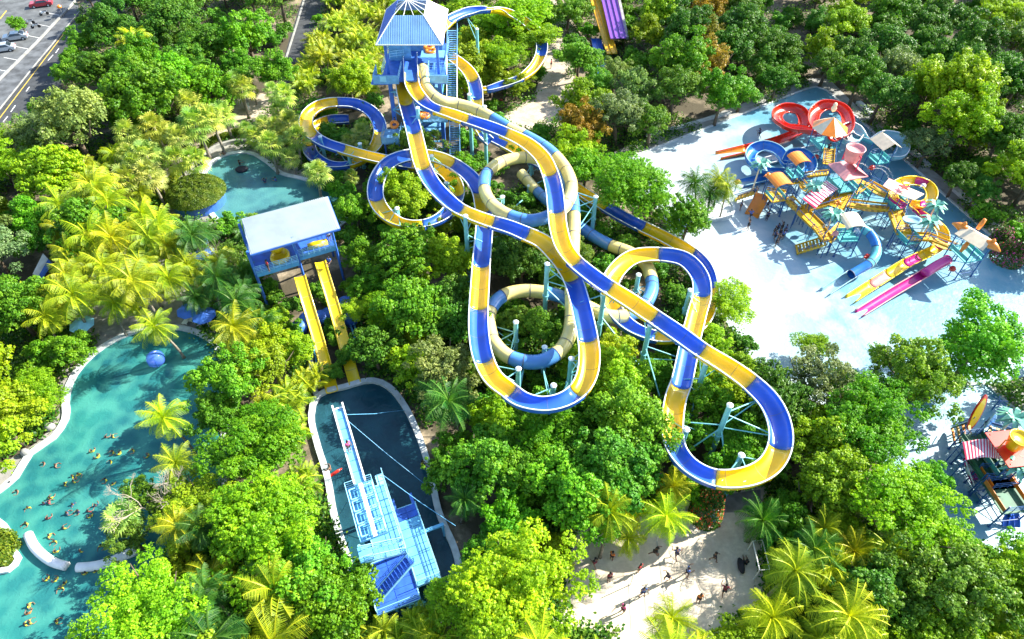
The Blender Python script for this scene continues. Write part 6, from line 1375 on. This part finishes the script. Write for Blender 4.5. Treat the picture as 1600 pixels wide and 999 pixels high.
SEEDS = """100 60 B;60 150 O;100 200 O;135 195 O;160 30 D;90 110 E;250 40 D;300 20 C;250 120 B;210 140 B;320 100 E;340 60 D;400 30 E;410 80 B;385 45 D;440 40 C;120 110 Y;150 90 D;200 170 B;240 180 B;280 150 B;170 230 E;110 250 Y
30 280 G;60 320 B;20 370 O;80 380 E;40 330 Y;100 300 O;20 430 B;110 350 B;60 540 B;30 560 Y;70 600 G;20 630 Y;40 680 G;10 520 Y;20 480 E;90 560 Y
160 270 P;180 310 P;150 350 P;120 420 P;180 440 P;240 400 P;260 370 P;220 340 P;290 350 Q;300 420 P;250 460 P;200 480 P;60 460 P;100 480 P;330 470 Q;360 450 Q;390 420 Q;380 480 Q;420 470 Q;350 500 P;340 400 C;280 440 P
225 240 N;235 272 N;275 255 N;305 190 N;290 215 N;325 185 N;370 132 N;360 182 N;405 178 N;420 205 N;450 195 N;395 200 N;440 215 N
500 40 A;530 60 A;560 40 A;490 90 A;540 100 A;570 90 A;520 130 Y;470 150 C;560 150 D;590 130 E;540 20 A;480 110 A;610 60 A;610 270 B
490 290 N;505 262 Q;540 300 E;530 215 N;575 300 B;560 335 B;600 380 B;640 400 E;590 480 G;560 440 E;600 440 B;650 480 B;680 420 D;700 480 D;640 540 Y;600 520 E;620 560 D;690 380 Y;600 300 Y;640 300 Y;560 400 B
770 70 G;800 90 G;740 95 Y;720 60 G;820 70 G;790 110 G;880 20 C;720 240 B;690 230 C;760 170 Y;800 160 Y
890 60 B;900 110 B;930 140 B;870 100 E;960 60 E;1000 90 R;980 140 O;1010 150 O;920 160 Y;960 200 O;900 210 G;940 230 B;880 185 R;1040 100 B;1080 130 E;1050 180 C;1100 190 B;1120 140 E;1010 30 Y;1000 240 E
1060 40 D;1120 60 R;1150 40 D;1180 80 D;1200 120 D;1230 90 C;1300 60 Y;1320 30 Y;1260 40 D;1280 100 C;1340 90 D;1400 40 D;1380 110 Y;1440 60 D;1500 50 B;1550 80 D;1580 60 C;1430 120 O;1400 160 D;1500 140 D;1480 170 Y;1530 160 Y;1560 230 Y;1590 260 Y;1500 220 Y;1470 220 O;1520 290 D;1580 320 E;1590 170 D;1450 270 D;1350 130 D;1560 10 G;1480 10 D
960 270 F;1000 290 F;930 250 E;1040 320 B;1080 370 G;1060 330 B;910 300 G;900 250 B;1130 460 G;1140 500 G;1190 530 G;1170 560 Y;1280 550 C;1230 600 D;1270 590 O;1110 420 Y;1090 340 B;1250 560 C
780 430 D;830 400 C;680 600 O;720 640 B;760 660 Y;640 600 Q;660 670 Q;670 640 Q;690 760 Q;650 720 Q;740 720 B;800 760 B;850 680 F;880 700 E;900 760 B;780 800 B;830 860 Y;850 920 G;800 930 G;720 930 G;700 880 B;960 680 B;1000 720 E;950 620 B;1010 640 B;980 560 Y;1010 760 C;1050 740 B;890 640 C;870 470 C;820 520 C;1040 620 B;960 500 E;1040 440 E;920 600 Y;760 760 B;880 820 G
440 560 Y;400 520 Y;470 470 G;430 500 Y;370 580 B;360 640 E;400 700 F;420 820 G;370 780 G;450 870 B;500 860 B;520 930 B;440 950 P;330 900 P;340 740 Q;300 700 Q;260 900 Y;220 950 Y;180 960 G;450 640 A;470 700 A;480 760 A;500 810 A;360 860 Q;380 930 Q;540 900 E;400 620 B;460 600 A;330 610 E;330 660 E;580 970 A;640 950 A
1180 830 Q;1220 900 P;1270 870 P;1320 900 P;1180 960 P;960 810 P;1040 800 P;1050 960 P;960 990 P;1200 760 B;1240 790 B;1180 740 B;1280 660 Y;1350 660 F;1390 690 F;1290 720 O;1330 760 O;1420 740 B;1450 730 B;1430 800 G;1400 800 G;1480 830 C;1330 780 O;1300 790 Y;1500 870 C;1550 920 Y;1500 950 G;1400 960 Y;1580 880 B;1420 560 C;1450 600 C;1380 590 O;1480 560 C;1520 460 B;1570 440 E;1540 540 E;1590 480 B;1340 590 C;1150 990 G;1350 910 D;1260 960 P;1590 600 D;1100 850 B;1210 850 P"""
SEEDS = [(float(a), float(b_), c) for a, b_, c in (s.split() for s in SEEDS.replace('\n', ';').split(';'))]
# the trees that stand out in the photo: crown centre in the photo, kind, scale
BIG = """205 70 P 1.15;262 655 P .8;245 505 P .85;275 722 P .75;950 812 P .82;1035 800 P .85;1243 890 P .95;1200 812 Q .8;186 806 N .85;222 768 C .7;262 792 C .62;205 838 C .5;1275 860 Q .85;1050 968 P .75;330 895 P .8;422 562 Y .8;400 700 F 1.05;420 815 G 1.25;480 880 B 1.1;235 948 G 1.1;1350 655 F 1.15;1295 655 Y .7;1450 745 B 1.1;1420 805 G 1.1;860 680 F .9;960 290 F 1.5;1010 300 F 1.2;1500 140 Y 1.5;1440 580 C 1.25;1380 560 C .9;1540 530 B 1.2;1270 540 G .85;1140 470 G .9;740 720 B 1.0;690 740 E .8;800 900 G 1.2;870 870 Y 1.1;725 945 G .95;1090 290 Q .85;1120 280 P .85;1105 300 Q .8;1135 295 P .7;32 38 B .55;495 268 N 1.0;370 132 N 1.1;305 195 N 1.2;330 190 N 1.0;230 270 N 1.1;275 250 N 1.0;545 130 Y 1.0;1560 20 G 1.2;230 150 B 1.5;110 190 O 1.5;1320 30 Y 1.1;1300 70 Y 1.0;640 400 E 1.0;800 30 G 1.35;745 60 Y .95;790 85 G 1.05;765 112 Y .85;832 52 G 1.15;775 40 G 1.0;1270 590 O .9"""
PROTECT_A = np.array([(a, b_, d, t) for a, b_, d, t in PROTECT])
for s in BIG.split(';'):
    a, b_, k, sc = s.split(); sc = float(sc)
    hh = (5.2 if k in 'PQ' else 4.5 if k in 'N' else 5.4)*sc
    p = V(float(a), float(b_), hh)
    if k not in 'PQN':
        while sc > .5 and occ(p.x, p.y, hh, 3.5*sc): sc *= .93; hh *= .93; p = V(float(a), float(b_), hh)
    plant(k, p.x, p.y, sc, pix=(float(a), float(b_)))
# fill: everything between the clearings
def infrustum(p, m=0):
    a, b_, d = PX(p); return -60-m < a < 1660+m and -60-m < b_ < 1060+m
cand = []
gx = -150
hard = [(ccw(c_), m_) for c_, m_ in ((pA, .5), (pL, 1.0), (pS, 1.0), (PA, .5), (ccw(poly(playB)), .5))]
def inside(pts, x, y):
    c = False; n = len(pts); j = n-1
    for i in range(n):
        a, b_ = pts[i], pts[j]
        if (a.y > y) != (b_.y > y) and x < (b_.x-a.x)*(y-a.y)/(b_.y-a.y)+a.x: c = not c
        j = i
    return c
roadpoly = ccw(poly([(180, -70), (130, 0), (118, 80), (60, 190), (0, 265), (-120, 330), (-190, 200), (-120, -60)]))
pathpoly = [ccw(poly([(478, -20), (523, -20), (500, 30), (470, 100), (460, 145), (432, 145), (440, 105)])), ccw(poly([(600, 60), (705, 60), (720, 250), (600, 235)])), ccw(poly([(395, 400), (545, 380), (575, 600), (500, 620)]))]
def blocked(x, y, k):
    if inside(roadpoly, x, y): return True
    for q in pathpoly:
        if inside(q, x, y): return True
    for q, _ in hard:
        if inside(q, x, y): return True
    for t, z in cols:
        if (t.x-x)**2+(t.y-y)**2 < 1.0: return True
    return False
NC = {}
pts_try = []
for it in range(9000):
    v = rt.random(); px, py = rt.uniform(-60, 1660), 1080-1140*v
    p = V(px, py, 4.0)
    # even density on the ground: far rows are stretched, accept in proportion to the area of a pixel
    w = ((p.y**2+56**2)/(150**2))**1.0
    pts_try.append((px, py, p))
rt.shuffle(pts_try)
budget = {'tree': 330, 'palm': 210}
for px, py, p in pts_try:
    kseed = min(SEEDS, key=lambda s: (s[0]-px+rt.gauss(0, 14))**2+((s[1]-py+rt.gauss(0, 11))*1.15)**2)[2]
    pal = kseed in 'PQNA'
    placed = False
    for sc in ((1.05, .85, .68, .52) if not pal else (1.02, .85, .65)):
        sc2 = sc*rt.uniform(.88, 1.15)
        r = {'P': 3.0, 'Q': 3.0, 'N': 2.1, 'A': 2.8}.get(kseed, 4.0)*sc2
        hc = {'P': 6.5, 'Q': 6.5, 'N': 5.2, 'A': 3.8}.get(kseed, 5.8)*sc2
        q = V(px, py, hc*.9)
        if blocked(q.x, q.y, kseed): continue
        gap = (.80 if pal and kseed != 'N' else .86)
        if any((q.x-t[0])**2+(q.y-t[1])**2 < ((r+t[2])*.5*gap*1.22)**2 for t in TREES): continue
        if occ(q.x, q.y, hc, r*1.0): continue
        c = 'palm' if pal else 'tree'
        if NC.get(c, 0) >= budget[c]: break
        NC[c] = NC.get(c, 0)+1
        plant(kseed, q.x, q.y, sc2); placed = True; break
NS = 0
for a_, b__ in ((521, 512), (527, 530), (430, 468), (425, 452), (548, 450), (497, 455), (512, 470), (538, 560), (520, 585), (455, 480), (462, 520), (570, 470)):
    q = V(a_, b__, .8); plant('S', q.x, q.y, .75)
for px, py, p in pts_try[::-1]:
    if NS >= 290: break
    q = V(px, py, 1.2); sc2 = rt.uniform(.7, 1.3)
    if blocked(q.x, q.y, 'S') or occ(q.x, q.y, 1.4, 2.0*sc2): continue
    if any((q.x-t[0])**2+(q.y-t[1])**2 < ((t[2]*.72 if t[3] not in 'PQN' else 1.6)+1.0)**2 for t in TREES): continue
    plant('S', q.x, q.y, sc2); NS += 1
print('PLANTS', NC, NS, len(TREES))
# undergrowth: knee-high leafy ground cover under the trees
courtpoly = ccw(poly([(885, 835), (960, 815), (1085, 775), (1200, 750), (1190, 960), (1080, 985), (880, 990)]))
def undergrowth():
    N = 38000; px = rng.uniform(-40, 1640, N*3); py = rng.uniform(-40, 1040, N*3); out = []
    for a, b_ in zip(px, py):
        q = V(a, b_, 0)
        n = math.sin(q.x*.31)+math.sin(q.y*.27+1)+math.sin(q.x*.13+q.y*.19)
        if n < -.5 or blocked(q.x, q.y, 'S') or inside(courtpoly, q.x, q.y): continue
        if len(out) >= N: break
        out.append((q.x, q.y))
    # keep clear of the open regions
    o = np.array(out); ok = np.ones(len(o), bool)
    for i, (x, y) in enumerate(out):
        a, b_, dep = PX((x, y, .4)); d2 = (PROTECT_A[:, 0]-a)**2+(PROTECT_A[:, 1]-b_)**2
        zero = (PROTECT_A[:, 2] > dep-2.0) & (d2 < 90)
        if zero.any(): ok[i] = False
    o = o[ok]; rep = 9; P0 = np.repeat(o, rep, axis=0)
    pos = np.column_stack([P0+rng.normal(size=P0.shape)*.42, rng.uniform(.05, 1.0, len(P0))*(.8+.9*(np.sin(P0[:, 0]*.9)*np.sin(P0[:, 1]*.8+1) > .1))])
    nrm = np.array([0, 0, .8])+rng.normal(size=pos.shape)*.5
    me = leafmesh('undergrowth', pos, nrm, rng.uniform(.25, .5, len(pos)), rng.random(len(pos)), 'leaf')
    ob = bpy.data.objects.new('undergrowth', me); COL.objects.link(ob); ob['kind'] = 'stuff'; ob['label'] = 'dark low undergrowth between the trees'; ob['category'] = 'undergrowth'
    ob.color = (.055, .165, .014, 1)
undergrowth()
# ------------------------------------------------------------ labels that single each thing out
LAND = [('tower roof', 640, 40), ('tower stairs', 705, 180), ('launch shelter', 455, 360), ('launch pool', 570, 690), ('jump platforms', 620, 850), ('big turquoise pool', 160, 700), ('blue floating ball', 243, 560),
 ('curved pool seats', 120, 870), ('lagoon', 400, 275), ('round hedge planter', 306, 305), ('lagoon seating wall', 380, 225), ('car park', 40, 60), ('white road dashes', 30, 160), ('blue sign board', 66, 412), ('sun loungers', 300, 500),
 ('asphalt path', 465, 80), ('small yellow-blue loop', 535, 205), ('double lane slides', 510, 510), ('blue open ring', 650, 295), ('tube ring', 825, 295), ('lower tube ring', 830, 510), ('large hanging loop', 840, 600), ('crossing slides', 885, 410),
 ('lowest slide loop', 1140, 690), ('upper slide bend', 1040, 420), ('sand court', 1030, 890), ('football goal', 1175, 885), ('sandy walkway', 860, 150), ('purple racing slide', 955, 40), ('red spiral slide', 1235, 200), ('octagonal umbrella roof', 1297, 185),
 ('tipping bucket', 1333, 245), ('planted island palms', 1115, 290), ('striped canopy', 1285, 300), ('magenta slide', 1410, 450), ('animal-headed play roof', 1522, 365), ('concrete walk corner', 1275, 130), ('low planter wall', 1510, 315), ('yellow surfboard sign', 1527, 640), ('yellow tipping bucket', 1590, 690), ('double blue slide', 1580, 800), ('top corner clearing', 1570, 5), ('dirt track', 335, 950), ('guy wire anchor', 690, 800), ('bare branched tree', 240, 800)]
ORD = 'first second third fourth fifth sixth seventh eighth ninth tenth eleventh twelfth thirteenth fourteenth fifteenth sixteenth seventeenth eighteenth nineteenth twentieth'.split()
byk = {}
for o, nm, px, py in LABQ:
    d = sorted(LAND, key=lambda l: (l[1]-px)**2+(l[2]-py)**2)
    a = d[0]; v1 = (a[1]-px, a[2]-py)
    # second landmark: lies on the thing's own side of the first
    rest = [l for l in d[1:9] if (l[1]-a[1])*(px-a[1])+(l[2]-a[2])*(py-a[2]) > 0] or d[1:2]
    b_ = rest[0]
    byk.setdefault((nm, a[0], b_[0]), []).append((math.hypot(*v1), o))
for (nm, a, b_), L in byk.items():
    L.sort(key=lambda q: q[0])
    for i, (_, o) in enumerate(L):
        s = f'{nm}, {ORD[min(i, 19)]} from the {a} towards the {b_}'
        if len(s.split()) > 15: s = s.replace(' towards the ', ' towards ').replace(' from the ', ' from ')
        o['label'] = s
# ------------------------------------------------------------ light, sky, camera
w = bpy.data.worlds.new('World'); scene.world = w; w.use_nodes = True
nt = w.node_tree; bg = nt.nodes['Background']
sky = nt.nodes.new('ShaderNodeTexSky'); sky.sky_type = 'NISHITA'; sky.sun_disc = False
EL = R_(35); AZ = math.atan2(2.3, 1.0)       # azimuth from +Y towards +X
sky.sun_elevation = EL; sky.sun_rotation = AZ; sky.altitude = 50
nt.links.new(sky.outputs[0], bg.inputs['Color']); bg.inputs['Strength'].default_value = .125
sl = bpy.data.lights.new('sun', 'SUN'); sl.energy = 5.0; sl.angle = R_(.53); sl.color = (1, .95, .84)
so = bpy.data.objects.new('sun', sl); COL.objects.link(so)
sd = Vector((math.sin(AZ)*math.cos(EL), math.cos(AZ)*math.cos(EL), math.sin(EL)))
so.rotation_euler = sd.to_track_quat('Z', 'Y').to_euler(); so.location = sd*100
cd = bpy.data.cameras.new('camera'); cam = bpy.data.objects.new('camera', cd); COL.objects.link(cam)
cam.location = (0, 0, CAMH); cam.rotation_euler = (R_(90)-PITCH, 0, 0)
cd.sensor_fit = 'HORIZONTAL'; cd.sensor_width = 36; cd.lens = 36*FPX/1600; cd.clip_end = 5000; cd.clip_start = .5
scene.camera = cam
scene.view_settings.view_transform = 'Standard'; scene.view_settings.look = 'None'; scene.view_settings.gamma = 1
scene.view_settings.use_curve_mapping = False
scene.view_settings.exposure = 1.6
scene.cycles.max_bounces = 6; scene.cycles.diffuse_bounces = 3; scene.cycles.glossy_bounces = 3; scene.cycles.transmission_bounces = 3
scene.cycles.sample_clamp_indirect = 6
